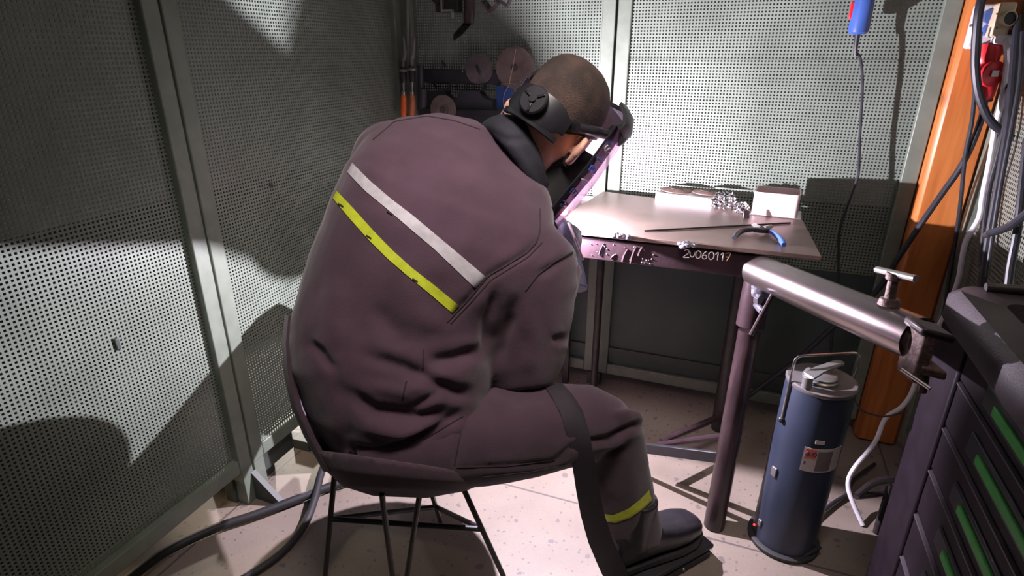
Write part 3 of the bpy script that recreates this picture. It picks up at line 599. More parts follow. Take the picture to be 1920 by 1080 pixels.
sqtube(MB(), onw(950, -6, .045), (1, 0, -.6), (.6, 0, 1), (.1, -1, -.1), .046, .035).build('square_tube', M['darksteel'], s2_, sharp=20)
MB().cyl(onw(880, 2, .06), (onw(880, 2).x, YB-.001, onw(880, 2).z), .006, n=10).build('hook', M['darksteel'], st)
MB().cyl(onw(930, -6, .05), (onw(930, -6).x, YB-.001, onw(930, -6).z), .006, n=10).build('hook', M['darksteel'], s2_)
# vertical round bar at the corner
cable('corner_bar', [onw(764, -60, .03), onw(764, 128, .03)], .006, 'frame', 'thin green upright bar in the corner of the screens', 'bar')

# ---------------------------------------------------------------- blue tool on the right of the back screen
bt = thing('angle_grinder', 'blue power tool handle hanging on the back screen, cord end down', 'power tool', onw(1608, 30, .05))
gc = onw(1608, 64, .055)
MB().lathe([(0, 0), (.020, 0), (.026, .006), (.0275, .02), (.026, .07), (.025, .12), (.026, .16), (.03, .24), (.03, .30), (0, .3)], gc, (0, -.05, 1), 32).build('housing', M['blue'], bt)
MB().obox(gc+V((-.0275, -.004, .062)), (1, 0, 0), (0, 1, 0), (0, 0, 1), .010, .012, .045).build('switch', M['red'], bt, bevel=.002)
MB().tube([gc+V((0, 0, .002)), gc+V((.002, 0, -.035)), gc+V((.006, 0, -.06))], [.008, .006, .0045], 10).build('cord_sleeve', M['cord'], bt)
MB().tube([gc+V((.004, 0, -.05)), onw(1613, 110, .05), onw(1617, 160, .045), onw(1612, 260, .04), onw(1610, 320, .04), onw(1604, 345, .045), onw(1576, 425, .06), onw(1572, 480, .07), onw(1571, 530, .07), onw(1562, 610, .06), onw(1558, 680, .05), onw(1570, 760, .05)], .0042, 8).build('power_cord', M['cord'], bt)
mbx = MB().box(tuple(onw(1596, -40, .004)-V((.03, 0, .03))), tuple(onw(1625, -60, .04)+V((.03, 0, 0)))); single(mbx, 'tool_hook', M['rack'], 'dark hook plate that carries the blue power tool', 'hook')

# ---------------------------------------------------------------- sockets and cables at the wooden post
YP = 2.083
def onp(x, y, d=0): return ony(x, y, YP-d)
sb = thing('socket_box', 'white socket box on the wooden post with blue outlet covers', 'socket box', onp(1840, 60))
a, b = onp(1803, 92), onp(1884, 8)
MB().box((a.x, YP-.035, a.z), (b.x, YP-.001, b.z)).build('housing', M['white'], sb, bevel=.006)
MB().ball(onp(1820, 48, .035), .0035, n=8, m=6).build('screw', M['grey'], sb)
for y in (30, 56): MB().lathe([(0, 0), (.016, 0), (.018, .012), (.018, .02), (0, .022)], onp(1852, y, .033), (.25, -1, -.1), 20).build('outlet_cover', M['blue'], sb)
ad = thing('plug_adaptor', 'cream plug adaptor with a round black outlet on the socket box', 'adaptor', onp(1875, 40, .04))
MB().obox(onp(1876, 38, .065), (1, .1, 0), (0, 1, 0), (.05, 0, 1), .040, .05, .082).build('body', M['beige'], ad, bevel=.006)
MB().lathe([(.019, 0), (.019, .014), (.016, .016), (.016, .004), (0, .004)], onp(1886, 36, .085), (.35, -1, .1), 24).build('outlet_ring', M['beige'], ad)
MB().lathe([(0, 0), (.016, 0), (.016, .012), (0, .013)], onp(1886, 36, .083), (.35, -1, .1), 20).build('outlet', M['black'], ad)
for y in (26, 52): MB().ball(onp(1869, y, .092), .002, n=8, m=6).build('screw', M['darksteel'], ad)
wp = thing('white_plug', 'white plug with white cable below the cream adaptor', 'plug', onp(1880, 75, .07))
MB().obox(onp(1880, 74, .075), (1, 0, -.1), (0, 1, 0), (.1, 0, 1), .044, .03, .024).build('plug_body', M['whitecable'], wp, bevel=.005)
MB().tube([onp(1884, 74, .085), onp(1888, 90, .095), onp(1887, 130, .095), onp(1878, 190, .09), onp(1866, 240, .085), onp(1856, 300, .085), onp(1842, 370, .08), onp(1835, 410, .09), onp(1812, 450, .11), onp(1803, 490, .12), onp(1797, 525, .13), onp(1780, 570, .14), onp(1766, 600, .16), onp(1745, 640, .2), onp(1725, 680, .24), onp(1712, 730, .28), onp(1692, 762, .3), onp(1660, 785, .31), onp(1640, 830, .34), onp(1600, 880, .38), onp(1590, 910, .4), onp(1600, 945, .43), onp(1618, 985, .46)], [.0072]*11+[.0065]*12, 10).build('white_cord', M['whitecable'], wp)
rs = thing('red_connector', 'red industrial three phase plug and socket hanging below the socket box', 'connector', onp(1850, 130, .05))
MB().tube([onp(1852, 84, .045), onp(1850, 110, .05), onp(1850, 118, .05)], [.030, .030, .027], 20).build('socket_body', M['red'], rs)
MB().tube([onp(1850, 112, .05), onp(1848, 150, .055), onp(1846, 180, .055), onp(1845, 188, .055)], [.024, .030, .022, .014], 20).build('plug_body', M['red'], rs)
MB().lathe([(0, -.03), (.030, -.03), (.033, 0), (.031, .006), (.006, .007), (0, .007)], onp(1861, 139, .085), (.45, -1, -.1), 32).build('flap_cover', M['red'], rs)
MB().obox(onp(1866, 138, .096), (1, .45, 0), (.45, -1, -.1), (0, 0, 1), .019, .002, .016).build('rating_plate', M['white'], rs, bevel=.0006)
MB().obox(onp(1847, 186, .055), (1, 0, 0), (0, 1, 0), (0, 0, 1), .03, .03, .012).build('cable_gland', M['black'], rs, bevel=.004)
MB().tube([onp(1846, 186, .055), onp(1842, 215, .06), onp(1825, 265, .065), onp(1800, 315, .06), onp(1765, 365, .06), onp(1720, 430, .075), onp(1680, 490, .08), onp(1640, 550, .08), onp(1560, 615, .07), onp(1500, 670, .065), onp(1440, 715, .055), onp(1400, 745, .05)], .0085, 10).build('supply_cable', M['cord'], rs)
cable('thick_cable', [onp(1880, -20, .06), onp(1848, -12, .1), onp(1836, 20, .12), onp(1830, 80, .12), onp(1829, 130, .12), onp(1836, 180, .12), onp(1856, 225, .12), onp(1885, 250, .12), onp(1925, 268, .12), onp(1990, 280, .13)], .0105, 'cord', 'thick black cable looping down past the red connector', 'cable', 'black cables by the wooden post')
cable('thin_cable', [onp(1838, 60, .09), onp(1829, 160, .09), onp(1822, 230, .075), onp(1810, 290, .07), onp(1801, 380, .06), onp(1790, 460, .05), onp(1778, 530, .05), onp(1770, 600, .05)], .0055, 'cord', 'thin dark cable hanging straight down the front of the wooden post', 'cable', 'black cables by the wooden post')
def onr(x, y, d=.02): return onx(x, y, XR-.022-d)
for i, (P, r, lab) in enumerate((([(1893, 20), (1892, 120), (1886, 220), (1872, 290), (1856, 350), (1845, 430), (1838, 500)], .006, 'black cable hanging on the right screen, nearest the white cord'),
        ([(1908, 30), (1898, 160), (1890, 240), (1880, 300), (1862, 400), (1850, 470), (1838, 560)], .009, 'thickest black cable hanging straight on the right screen'),
        ([(1918, 60), (1912, 150), (1897, 240), (1880, 330), (1865, 420), (1850, 520)], .005, 'thin black cable crossing behind the thick loop on the right screen'),
        ([(1926, 260), (1918, 340), (1908, 430), (1895, 500), (1888, 560)], .008, 'black cable hanging at the edge of view on the right screen'))):
    cable('hanging_cable', [onr(x, y, .015+.018*i) for x, y in P], r, 'cord', lab, 'cable', 'black cables by the wooden post')
ce = thing('cable_end', 'short black cable with a bare silver end above the tool cabinet', 'cable', onr(1860, 440, .1))
MB().tube([onr(1856, 437, .10), onr(1880, 430, .1), onr(1900, 420, .11), onr(1930, 396, .12), onr(1980, 350, .13)], .008, 10).build('sheath', M['cord'], ce)
MB().tube([onr(1849, 441, .10), onr(1857, 437, .10)], .0075, 10, smooth=False).build('silver_end', M['bright'], ce)
cable('brown_wire', [hp(ba, hr+.003, hz-.03), pt(1610, 765, 1.6), pt(1640, 778, 1.62), pt(1668, 780, 1.64), pt(1700, 770, 1.66)], .003, 'brownwire', 'thin brown wire between the rod oven and the wooden post', 'wire', None, 8)

# hoses on the floor
cable('floor_hose', [onz(215, 1110, .016), onz(255, 1075, .016), onz(310, 1035, .016), onz(400, 992, .016), onz(480, 965, .016), onz(560, 935, .016), onz(620, 912, .016), onz(690, 890, .016), onz(780, 850, .016)], .0135, 'rubber', 'black hose on the floor running along the left screen under the chair', 'hose', 'black hoses on the floor', 12)
cable('floor_hose', [onz(430, 1100, .014), onz(470, 1078, .014), onz(530, 1035, .014), onz(570, 985, .014), onz(590, 935, .022), onz(603, 885, .034), onz(625, 840, .03), onz(670, 800, .014)], .012, 'rubber', 'black hose curving across the other hose beside the chair', 'hose', 'black hoses on the floor', 12)

# ---------------------------------------------------------------- the welder
NR = 40
def sec(Lp, Rp, tl, tr=None, b=.1, p=2.0, front=1.0):
    """closed ring of a sleeve, trouser leg or coat: its two outline points and its half depth"""
    tr = tl if tr is None else tr
    A, B = pt(*Lp, tl), pt(*Rp, tr); c = (A+B)/2; a = (B-A)/2
    d = (c-CAM).normalized(); d = (d-a*(d.dot(a)/a.length_squared)).normalized()
    R = []
    for k in range(NR):
        co_, si = cos(2*pi*k/NR), sin(2*pi*k/NR)
        co_ = math.copysign(abs(co_)**(2/p), co_); si = math.copysign(abs(si)**(2/p), si)
        R.append(c+a*co_+d*b*si*(front if si > 0 else 1))
    return R
def lerp(a, b, u): return a+(b-a)*u
def limb(P, rs, n=28, sub=5): return MB().tube(P, rs, n, sub=sub)
def folds(me, lst, noise_amp=.003, seed=0.0, nscale=8.0):
    """push creases into the cloth along lines of the photograph"""
    me.calc_loop_triangles()
    nv = len(me.vertices); cos_ = [v.co.copy() for v in me.vertices]; nor = [v.normal.copy() for v in me.vertices]
    for i in range(nv):
        p = cos_[i]; n = nor[i]; d = 0
        if n.dot(CAM-p) > 0:
            x, y = proj(p)
            for pts_, w, amp in lst:
                dm = 1e9; u_ = 0; L = len(pts_)-1
                for k in range(L):
                    ax_, ay = pts_[k]; bx, by = pts_[k+1]; vx, vy = bx-ax_, by-ay
                    u = max(0, min(1, ((x-ax_)*vx+(y-ay)*vy)/(vx*vx+vy*vy+1e-9)))
                    dd = (x-ax_-vx*u)**2+(y-ay-vy*u)**2
                    if dd < dm: dm = dd; u_ = (k+u)/L
                if dm < (6*w)**2:
                    s = min(1, 4*min(u_, 1-u_)+.15); d2 = dm/(w*w)
                    d += amp*s*(exp(-d2)-.45*exp(-d2/5))
        q = p*nscale+V((seed, 0, 0))
        d += noise_amp*(noise.noise(V((q.x, q.y, q.z*1.5)))+.5*noise.noise(q*2.3))
        me.vertices[i].co = p+n*d
    me.update(); return me
def bvh(me): return BVHTree.FromPolygons([v.co for v in me.vertices], [tuple(p.vertices) for p in me.polygons])
def cast(tree, x, y, lift=.0):
    d = ray(x, y).normalized(); h = tree.ray_cast(CAM, d)
    if h[0] is None: return None
    return h[0]+h[1]*lift if h[1].dot(d) < 0 else h[0]-h[1]*lift
def along(P, u):
    P = [V((a, b, 0)) for a, b in P]; L = [0]
    for i in range(len(P)-1): L.append(L[-1]+(P[i+1]-P[i]).length)
    s = u*L[-1]
    for i in range(len(P)-1):
        if s <= L[i+1]+1e-9:
            q = P[i].lerp(P[i+1], (s-L[i])/(L[i+1]-L[i])); return q.x, q.y
    return P[-1].x, P[-1].y
def ribbon(tree, top, bot, lift=.0016, n=36, m=4):
    """a strip of tape lying on cloth"""
    up = []; lo = []
    for i in range(n+1):
        a = along(top, i/n); b = along(bot, i/n); ra = []; rb = []
        for j in range(m+1):
            x, y = lerp(a[0], b[0], j/m), lerp(a[1], b[1], j/m); h = cast(tree, x, y, lift)
            if h is None: ra = None; break
            ra.append(h); rb.append(h-(CAM-h).normalized()*lift*1.3)
        if ra: up.append(ra+rb[::-1])
    return MB().loft(up)
def seam(tree, P, r=.0016, n=26, lift=.0004):
    Q = [cast(tree, *along(P, i/n), lift) for i in range(n+1)]; Q = [q for q in Q if q]
    return MB().tube(Q, r, 6, smooth=False)

person = thing('person', 'person in dark work suit with reflective tapes, seated and bent over the table', 'person', pt(745, 925, 1.29)*1.0)
person.location.z = 0
# head frame
HF = (RT*.45-UPV*.20+FWD*.87).normalized(); HU = RT*.60+UPV*.78-FWD*.05; HU = (HU-HF*HU.dot(HF)).normalized(); HR = HF.cross(HU)
HC = pt(1048, 222, 1.33); HS = 1.09
def hl(x, y, z): return HC+(HR*x+HF*y+HU*z)*HS
def inhead(p): d = (p-HC)/HS; return d.dot(HR), d.dot(HF), d.dot(HU)
prof = [(.119, .008, .0, -.02), (.113, .036, .034, -.055), (.102, .054, .060, -.077), (.082, .068, .080, -.093), (.055, .0755, .091, -.101), (.025, .0775, .096, -.103), (-.005, .077, .096, -.100),
        (-.03, .0745, .094, -.090), (-.055, .069, .093, -.072), (-.075, .063, .092, -.055), (-.095, .053, .091, -.035), (-.11, .040, .085, -.005), (-.118, .022, .075, .03)]
head = MB(); rings = []
for z, w_, yf, yb in prof:
    r = []
    for k in range(36):
        a = 2*pi*k/36; s = sin(a); c = cos(a); yc = (yf+yb)/2
        r.append(hl(w_*math.copysign(abs(c)**.88, c), yc+(yf-yb)/2*s, z))
    rings.append(r)
head.loft(rings)
AX = (HR, HF, HU)
head.loft([[hl(-.007, .09, .02), hl(.007, .09, .02), hl(.007, .097, .02), hl(-.007, .097, .02)], [hl(-.017, .085, -.035), hl(.017, .085, -.035), hl(.009, .124, -.03), hl(-.009, .124, -.03)], [hl(-.013, .085, -.043), hl(.013, .085, -.043), hl(.007, .112, -.042), hl(-.007, .112, -.042)]])
head.ball(hl(0, .094, -.066), .024*HS, .008, .007, AX); head.ball(hl(0, .093, -.075), .020*HS, .008, .006, AX)
head.ball(hl(0, .090, .030), .058*HS, .012, .010, AX)
for s in (-1, 1):
    head.ball(hl(s*.032, .086, .008), .014, .010, .009, AX)
    # ears: a bowl of the outer rim, a lobe
    e = [hl(s*.076, -.004, -.030), hl(s*.080, .004, -.022)]
    axE = ((HR*s*.55-HF*.83).normalized(), (HR*s*.83+HF*.55).normalized(), HU)
    head.ball(hl(s*.091, -.013, -.040), .024, .0095, .030, axE, 16, 12)
    head.tube([hl(s*.074, .004, -.066), hl(s*.086, -.008, -.066), hl(s*.100, -.026, -.050), hl(s*.106, -.034, -.034), hl(s*.101, -.028, -.018), hl(s*.084, -.004, -.012)], [.006, .009, .008, .0075, .0075, .006], 8)
n_top = hl(0, -.022, -.045); n_bot = pt(962, 335, 1.37)
head.tube([hl(0, -.015, -.02), n_top, lerp(n_top, n_bot, .5), n_bot], [.062, .064, .066, .072], 24)
# trunk and limbs under the clothes (one continuous body)
SHR = pt(985, 478, 1.255); ELR = pt(982, 668, 1.325); WRR = pt(1066, 492, 1.53)
SHL = pt(735, 300, 1.36); ELL = V((-.755, 1.235, 1.02)); WRL = ARC0+V((-.155, .0, .004))
HPR = pt(800, 815, 1.31); KNR = pt(1150, 795, 1.36); ANR = pt(1192, 1030, 1.545)
HPL = pt(690, 800, 1.42); KNL = V((-1.0, 1.36, .585)); ANL = V((-.985, 1.41, .085))
SP = [pt(745, 830, 1.33), pt(720, 700, 1.32), pt(745, 590, 1.32), pt(810, 480, 1.33), pt(890, 385, 1.35), n_bot]
head.tube([p-FWD*.035 for p in SP[:4]]+SP[4:], [.10, .085, .085, .085, .085, .06], 24)
head.tube([SP[4], SHR, ELR, WRR, lerp(ELR, WRR, 1.0001)], [.07, .055, .045, .024, .022], 16); head.tube([SP[4], SHL, ELL, WRL, lerp(ELL, WRL, 1.0001)], [.07, .055, .045, .024, .022], 16)
KB = pt(1135, 808, 1.365); head.tube([SP[0], HPR, lerp(HPR, KB, .5), KB, pt(1158, 880, 1.42), ANR], [.1, .07, .062, .042, .040, .034], 16)
head.tube([SP[0], HPL, lerp(HPL, KNL, .5), KNL, lerp(KNL, ANL, .4), ANL], [.1, .075, .068, .052, .050, .036], 16)
hm = fuse(head, .0052, 3)
o0 = V(person.location)
# hair, beard and mask are peeled from the head's own surface
def peel(me, test, lift, name, m, parent, sharp=60, sub=0):
    bm = bmesh.new(); bm.from_mesh(me); bm.normal_update()
    pre = [f for f in bm.faces if any(test(*inhead(v.co)) for v in f.verts)]
    pe = {e for f in pre for e in f.edges}
    bmesh.ops.subdivide_edges(bm, edges=list(pe), cuts=2, use_grid_fill=True); bm.normal_update()
    keep = {f for f in bm.faces if test(*inhead(f.calc_center_median()))}
    bmesh.ops.delete(bm, geom=[f for f in bm.faces if f not in keep], context='FACES')
    for v in bm.verts: v.co += v.normal*(lift(*inhead(v.co)) if callable(lift) else lift)
    r = bmesh.ops.solidify(bm, geom=bm.faces[:], thickness=.003)
    me2 = bpy.data.meshes.new(name); bm.to_mesh(me2); bm.free(); shift(me2, -o0)
    return finish(me2, name, m, parent, sharp=sharp)
def near(x, y, z): return abs(x) < .0905 and y > -.125 and -.16 < z < .14
sst = lambda u: max(0, min(1, u))**2*(3-2*max(0, min(1, u)))
hairline = lambda x, y, z: near(x, y, z) and abs(x) < .084 and y < .082 and z > -.036+.030*sst((y+.07)/.07)+.055*sst((y-.01)/.07)
peel(hm, hairline, .0015, 'hair', M['hair'], person)
peel(hm, lambda x, y, z: near(x, y, z) and y > -.005 and z < -.052+max(0, .03-y)*.1 and z > -.125, .004, 'beard', M['beard'], person)
gm = MB(); rg = []
for z, rx, yf, yb in ((-.018, .086, .106, .040), (-.050, .096, .104, .020), (-.075, .097, .100, .000), (-.10, .099, .100, -.008), (-.125, .100, .098, -.012), (-.155, .104, .096, -.016), (-.185, .100, .090, -.02), (-.215, .090, .075, -.02)):
    rg.append([hl(rx*cos(2*pi*k/36), (yf+yb)/2+(yf-yb)/2*sin(2*pi*k/36), z) for k in range(36)])
gm.loft(rg)
gme = fuse(gm, .005, 3); folds(gme, [], .003, 2.2, 22); finish(shift(gme, -o0), 'neck_gaiter', M['gaiter'], person, sharp=75)
body = finish(shift(hm.copy(), -o0), 'body', M['skin'], person, sharp=70)

# jacket
jk = MB()
T = [sec((640, 868), (868, 872), 1.285, 1.29, .13, front=.55), sec((588, 795), (905, 800), 1.285, 1.29, .165, front=.55), sec((553, 700), (925, 690), 1.285, 1.29, .17, 2.2, front=.55), sec((549, 605), (938, 632), 1.29, 1.29, .165, 2.2, front=.55),
     sec((573, 530), (968, 600), 1.29, 1.28, .165, 2.2, front=.55), sec((600, 450), (1006, 560), 1.29, 1.26, .165, 2.2, front=.55), sec((628, 375), (1030, 515), 1.29, 1.25, .16, 2.2, front=.55), sec((657, 308), (1042, 460), 1.30, 1.25, .15, 2.2, front=1.0),
     sec((697, 252), (1040, 408), 1.32, 1.27, .13, front=1.25), sec((752, 221), (1030, 365), 1.34, 1.30, .11), sec((830, 213), (1018, 340), 1.36, 1.33, .09), sec((893, 225), (1005, 322), 1.37, 1.35, .075)]
jk.loft(T)
jk.loft([sec((850, 545), (1035, 420), 1.23, 1.27, .10), sec((885, 560), (1078, 475), 1.235, 1.28, .095), sec((905, 598), (1080, 535), 1.25, 1.30, .09), sec((908, 650), (1068, 610), 1.275, 1.32, .085), sec((906, 694), (1054, 678), 1.30, 1.335, .080), sec((928, 736), (1036, 724), 1.32, 1.34, .066)])
jk.tube([ELR, lerp(ELR, WRR, .5), lerp(ELR, WRR, .93)], [.066, .060, .046], 28)
jk.tube([lerp(SHL, SP[3], .3), SHL, lerp(SHL, ELL, .6), ELL, lerp(ELL, WRL, .3)+V((0, 0, .008)), lerp(ELL, WRL, .55)+V((0, 0, .012)), lerp(ELL, WRL, .80)+V((0, 0, .012)), lerp(ELL, WRL, .97)], [.09, .095, .10, .112, .105, .088, .068, .052], 28)  # left sleeve, hidden from view, swollen to block arc light
jm = fuse(jk, .0062, 10)
JF = [([(678, 664), (759, 690), (850, 735), (890, 740)], 15, -.020), ([(640, 728), (700, 771), (795, 784), (866, 764)], 17, -.024), ([(740, 842), (813, 808), (872, 772)], 13, -.026), ([(650, 842), (700, 850), (759, 836)], 13, -.020),
      ([(770, 766), (825, 733)], 9, -.014), ([(800, 682), (850, 674), (905, 655)], 16, -.024), ([(697, 571), (744, 626), (759, 655)], 22, -.012), ([(573, 640), (602, 660), (628, 700)], 11, -.016), ([(628, 700), (650, 780), (655, 840)], 14, -.008),
      ([(963, 585), (945, 630), (935, 680)], 13, -.014), ([(838, 604), (880, 561), (915, 520), (987, 476), (1012, 448)], 9, -.008), ([(930, 545), (912, 600), (906, 670)], 12, -.016), ([(1090, 470), (1050, 492), (1005, 520)], 10, -.010), ([(1035, 640), (1062, 632)], 9, -.010),
      ([(760, 520), (800, 600), (870, 640)], 30, .010), ([(640, 520), (620, 600), (640, 660)], 28, .010), ([(690, 720), (760, 735), (830, 700)], 15, .012), ([(680, 800), (760, 812), (840, 785)], 13, .014), ([(980, 560), (1000, 640), (985, 700)], 20, .008),
      ([(815, 300), (880, 330), (940, 390)], 26, .006), ([(760, 300), (720, 330)], 16, -.005)]
folds(jm, JF, .0035, 1.3, 9)
jt = bvh(jm)
jacket = finish(shift(jm.copy(), -o0), 'jacket', M['cloth'], person, sharp=75)
ribbon(jt, [(661, 306), (695, 340), (732, 372), (775, 405), (817, 440), (865, 480), (913, 521)], [(652, 323), (685, 358), (727, 393), (768, 428), (812, 465), (852, 503), (891, 540)]).build('reflective_stripe', M['silver'], jacket, sharp=60, label='silver grey reflective stripe')
ribbon(jt, [(632, 358), (665, 393), (702, 434), (737, 470), (770, 500), (815, 535), (860, 572)], [(625, 372), (658, 412), (694, 452), (726, 484), (762, 515), (806, 551), (848, 587)]).build('yellow_stripe', M['yellow'], jacket, sharp=60, label='fluorescent yellow stripe')
for x, y in ((732, 398), (641, 384), (693, 443), (779, 524)):
    ribbon(jt, [(x-5, y-3), (x+5, y+3)], [(x-6, y), (x+4, y+6)], .0026, 4, 2).build('stitch_tag', M['seam'], jacket)
for P in ([(1012, 392), (1013, 430), (1005, 455), (987, 474), (950, 497), (915, 517), (880, 560), (838, 604)], [(1016, 455), (990, 482), (920, 525), (884, 566), (845, 606)], [(1078, 470), (1040, 490), (1008, 515), (985, 545)], [(700, 262), (740, 228), (800, 218), (850, 226), (900, 243)], [(794, 655), (793, 690)], [(762, 715), (755, 745)], [(655, 845), (700, 858), (760, 843), (815, 812), (868, 780)]):
    seam(jt, P).build('seam', M['seam'], jacket)
# collar: folded roll round the neck
cl = MB(); CP = [pt(900, 262, 1.44), pt(930, 236, 1.34), pt(958, 243, 1.275), pt(985, 285, 1.265), pt(1008, 335, 1.29), pt(1022, 378, 1.36), pt(1028, 405, 1.44)]
P_, R_ = spline(CP, [.030, .040, .042, .034, .026, .024, .022], 6); rg = []
for i, p in enumerate(P_):
    tg = (P_[min(i+1, len(P_)-1)]-P_[max(i-1, 0)]).normalized(); ou = (p-n_bot); ou = (ou-tg*ou.dot(tg)).normalized(); up_ = tg.cross(ou)
    rg.append([p+ou*cos(2*pi*k/20)*R_[i]*.55+up_*sin(2*pi*k/20)*R_[i]*1.0 for k in range(20)])
cl.loft(rg)
cm = fuse(cl, .005, 4); folds(cm, [([(905, 240), (950, 262), (990, 262)], 8, -.005), ([(985, 270), (1010, 320), (1030, 370)], 10, -.006)], .002, 4.0, 14)
finish(shift(cm, -o0), 'collar', M['collar'], person, sharp=75, label='dark navy folded collar')

# trousers
tr = MB()
tr.loft([sec((655, 800), (690, 912), 1.28, 1.26, .12), sec((760, 745), (745, 924), 1.28, 1.265, .13), sec((850, 728), (862, 914), 1.29, 1.275, .115), sec((940, 722), (955, 902), 1.305, 1.295, .10), sec((1030, 719), (1040, 884), 1.33, 1.32, .095), sec((1108, 722), (1098, 870), 1.35, 1.345, .09), sec((1166, 750), (1120, 862), 1.365, 1.36, .08), sec((1200, 792), (1135, 850), 1.375, 1.375, .06)])
tr.loft([sec((1096, 772), (1196, 768), 1.36, 1.365, .07), sec((1090, 830), (1208, 812), 1.385, 1.39, .08), sec((1102, 890), (1216, 868), 1.425, 1.435, .078), sec((1118, 945), (1226, 922), 1.465, 1.475, .075), sec((1134, 1000), (1238, 975), 1.505, 1.515, .07), sec((1150, 1052), (1246, 1022), 1.54, 1.55, .066)])
tr.tube([HPL, lerp(HPL, KNL, .5), lerp(HPL, KNL, .92), KNL+V((-.005, .01, -.02)), lerp(KNL, ANL, .4), lerp(KNL, ANL, .95)], [.115, .098, .086, .084, .074, .064], 28)
tr.tube([lerp(HPL, HPR, .5), lerp(HPL, HPR, .5)+V((.05, .13, -.02))], [.12, .09], 28, sub=1)
tr.tube([lerp(HPL, HPR, -.1), lerp(HPL, HPR, .5)+V((0, -.01, .01)), lerp(HPL, HPR, 1.0)], [.12, .14, .12], 28)
tm = fuse(tr, .0062, 8)
TF = [([(1085, 832), (1140, 822), (1185, 800), (1206, 798)], 9, -.016), ([(1085, 868), (1130, 850), (1180, 812)], 8, .012), ([(1100, 862), (1140, 846), (1175, 838)], 8, -.012), ([(868, 775), (862, 830), (852, 880)], 10, -.010), ([(860, 878), (950, 872), (1030, 866), (1080, 850)], 7, -.006),
      ([(1040, 860), (1070, 838), (1100, 826)], 8, -.010), ([(1195, 770), (1212, 795)], 8, .010), ([(1180, 850), (1190, 940), (1195, 1000)], 18, .006), ([(1130, 880), (1150, 960)], 16, -.006), ([(900, 730), (980, 745), (1040, 735)], 14, -.008)]
folds(tm, TF, .003, 7.7, 9)
tt = bvh(tm)
trousers = finish(shift(tm.copy(), -o0), 'trousers', M['trouser'], person, sharp=75)
ribbon(tt, [(1128, 962), (1150, 965), (1178, 953), (1200, 935), (1216, 918)], [(1129, 976), (1155, 980), (1182, 970), (1205, 954), (1222, 938)]).build('yellow_stripe', M['yellow'], trousers, sharp=60, label='fluorescent yellow stripe')
for P in ([(852, 872), (860, 830), (872, 780)], [(856, 876), (950, 874), (1040, 862)], [(905, 894), (1000, 884), (1060, 872)]): seam(tt, P).build('seam', M['seam'], trousers)

# boots
def boot(an, toe_dir, name_label=None):
    f = V((toe_dir.x, toe_dir.y, 0)).normalized(); s = V((-f.y, f.x, 0)); b = MB()
    base = V((an.x, an.y, 0)); z0 = BZ
    def ring(y, w, h0, h1, n=24):
        return [base+f*y+s*w*math.copysign(abs(cos(2*pi*k/n))**.8, cos(2*pi*k/n))+V((0, 0, z0+(h0+h1)/2+(h1-h0)/2*math.copysign(abs(sin(2*pi*k/n))**.8, sin(2*pi*k/n)))) for k in range(n)]
    b.loft([ring(-.085, .02, .02, .06), ring(-.075, .036, .005, .10), ring(-.045, .043, .004, .125), ring(0, .046, .006, .12), ring(.05, .048, .006, .10), ring(.10, .052, .003, .085), ring(.145, .052, .002, .075), ring(.185, .044, .004, .062), ring(.208, .026, .012, .045), ring(.213, .008, .02, .035)])
    b.tube([base+f*-.02+V((0, 0, z0+.06)), base+f*-.015+V((0, 0, z0+.15)), base+f*-.01+V((0, 0, z0+.20))], [.05, .050, .052], 24)
    o = finish(shift(fuse(b, .005, 4), -o0), 'boot', M['boot'], person, sharp=70)
    so = MB(); pr = [(-.088, .026), (-.06, .042), (0, .044), (.06, .050), (.12, .056), (.17, .052), (.205, .034), (.219, .012)]
    P = [base+f*y+s*w+V((0, 0, z0-.006)) for y, w in pr]+[base+f*y-s*w+V((0, 0, z0-.006)) for y, w in pr[::-1]]
    so.prism(P, (0, 0, .016)).build('sole', M['rubber'], o); return o
BZ = .062
td = onz(1312, 992, .08)-onz(1195, 1045, .08)
boot(ANR, td)
BZ = .008
boot(ANL, V((.25, .95, 0)))

# gloves: palm, four fingers and thumb closed round what they hold
def glove(wr, palm_dir, back, curl, hold):
    """palm_dir: wrist to knuckles, back: out of the back of the hand; fingers curl away from it"""
    d = palm_dir.normalized(); n = (back-d*back.dot(d)).normalized(); s = d.cross(n)*hold; g = MB()
    g.loft([[wr+d*y+s*w*cos(2*pi*k/20)+n*(h*sin(2*pi*k/20)) for k in range(20)] for y, w, h in ((-.080, .050, .046), (-.045, .043, .040), (-.02, .040, .034), (0, .033, .026), (.03, .040, .022), (.065, .044, .020), (.088, .042, .016), (.096, .036, .010))])
    for i, (off, L, c) in enumerate(((.032, .074, curl[0]), (.0105, .082, curl[1]), (-.0115, .077, curl[2]), (-.032, .062, curl[3]))):
        p = wr+d*.082+s*off+n*.002; P = [p-d*.03, p]; a = .15
        for sg, (fr_, da) in enumerate(((.45, c*.8), (.32, c*1.15), (.23, c*.9))):
            a += da; p = p+(d*cos(a)-n*sin(a)+s*off*.8)*L*fr_; P.append(p)
        g.tube(P, [.0115, .0118, .0108, .0100, .0085], 12, sub=4)
    p = wr+d*.025+s*.036; P = [wr+d*.012+s*.018, p, p+d*.028+s*.020-n*.010, p+d*.056+s*.012-n*.026, p+d*.074+s*.0-n*.034]
    g.tube(P, [.016, .0145, .0130, .0118, .0090], 12, sub=4)
    me = fuse(g, .0034, 3)
    for v in me.vertices: v.co += v.normal*(.0012*noise.noise(v.co*70)+.0012*noise.noise(v.co*33))
    return finish(shift(me, -o0), 'glove', M['glove'], person, sharp=70)
glove(WRR+(WRR-ELR).normalized()*.012, UPV*.95+FWD*.25+RT*.02, RT*.72-FWD*.62+UPV*.15, (.55, .68, .74, .80), -1)
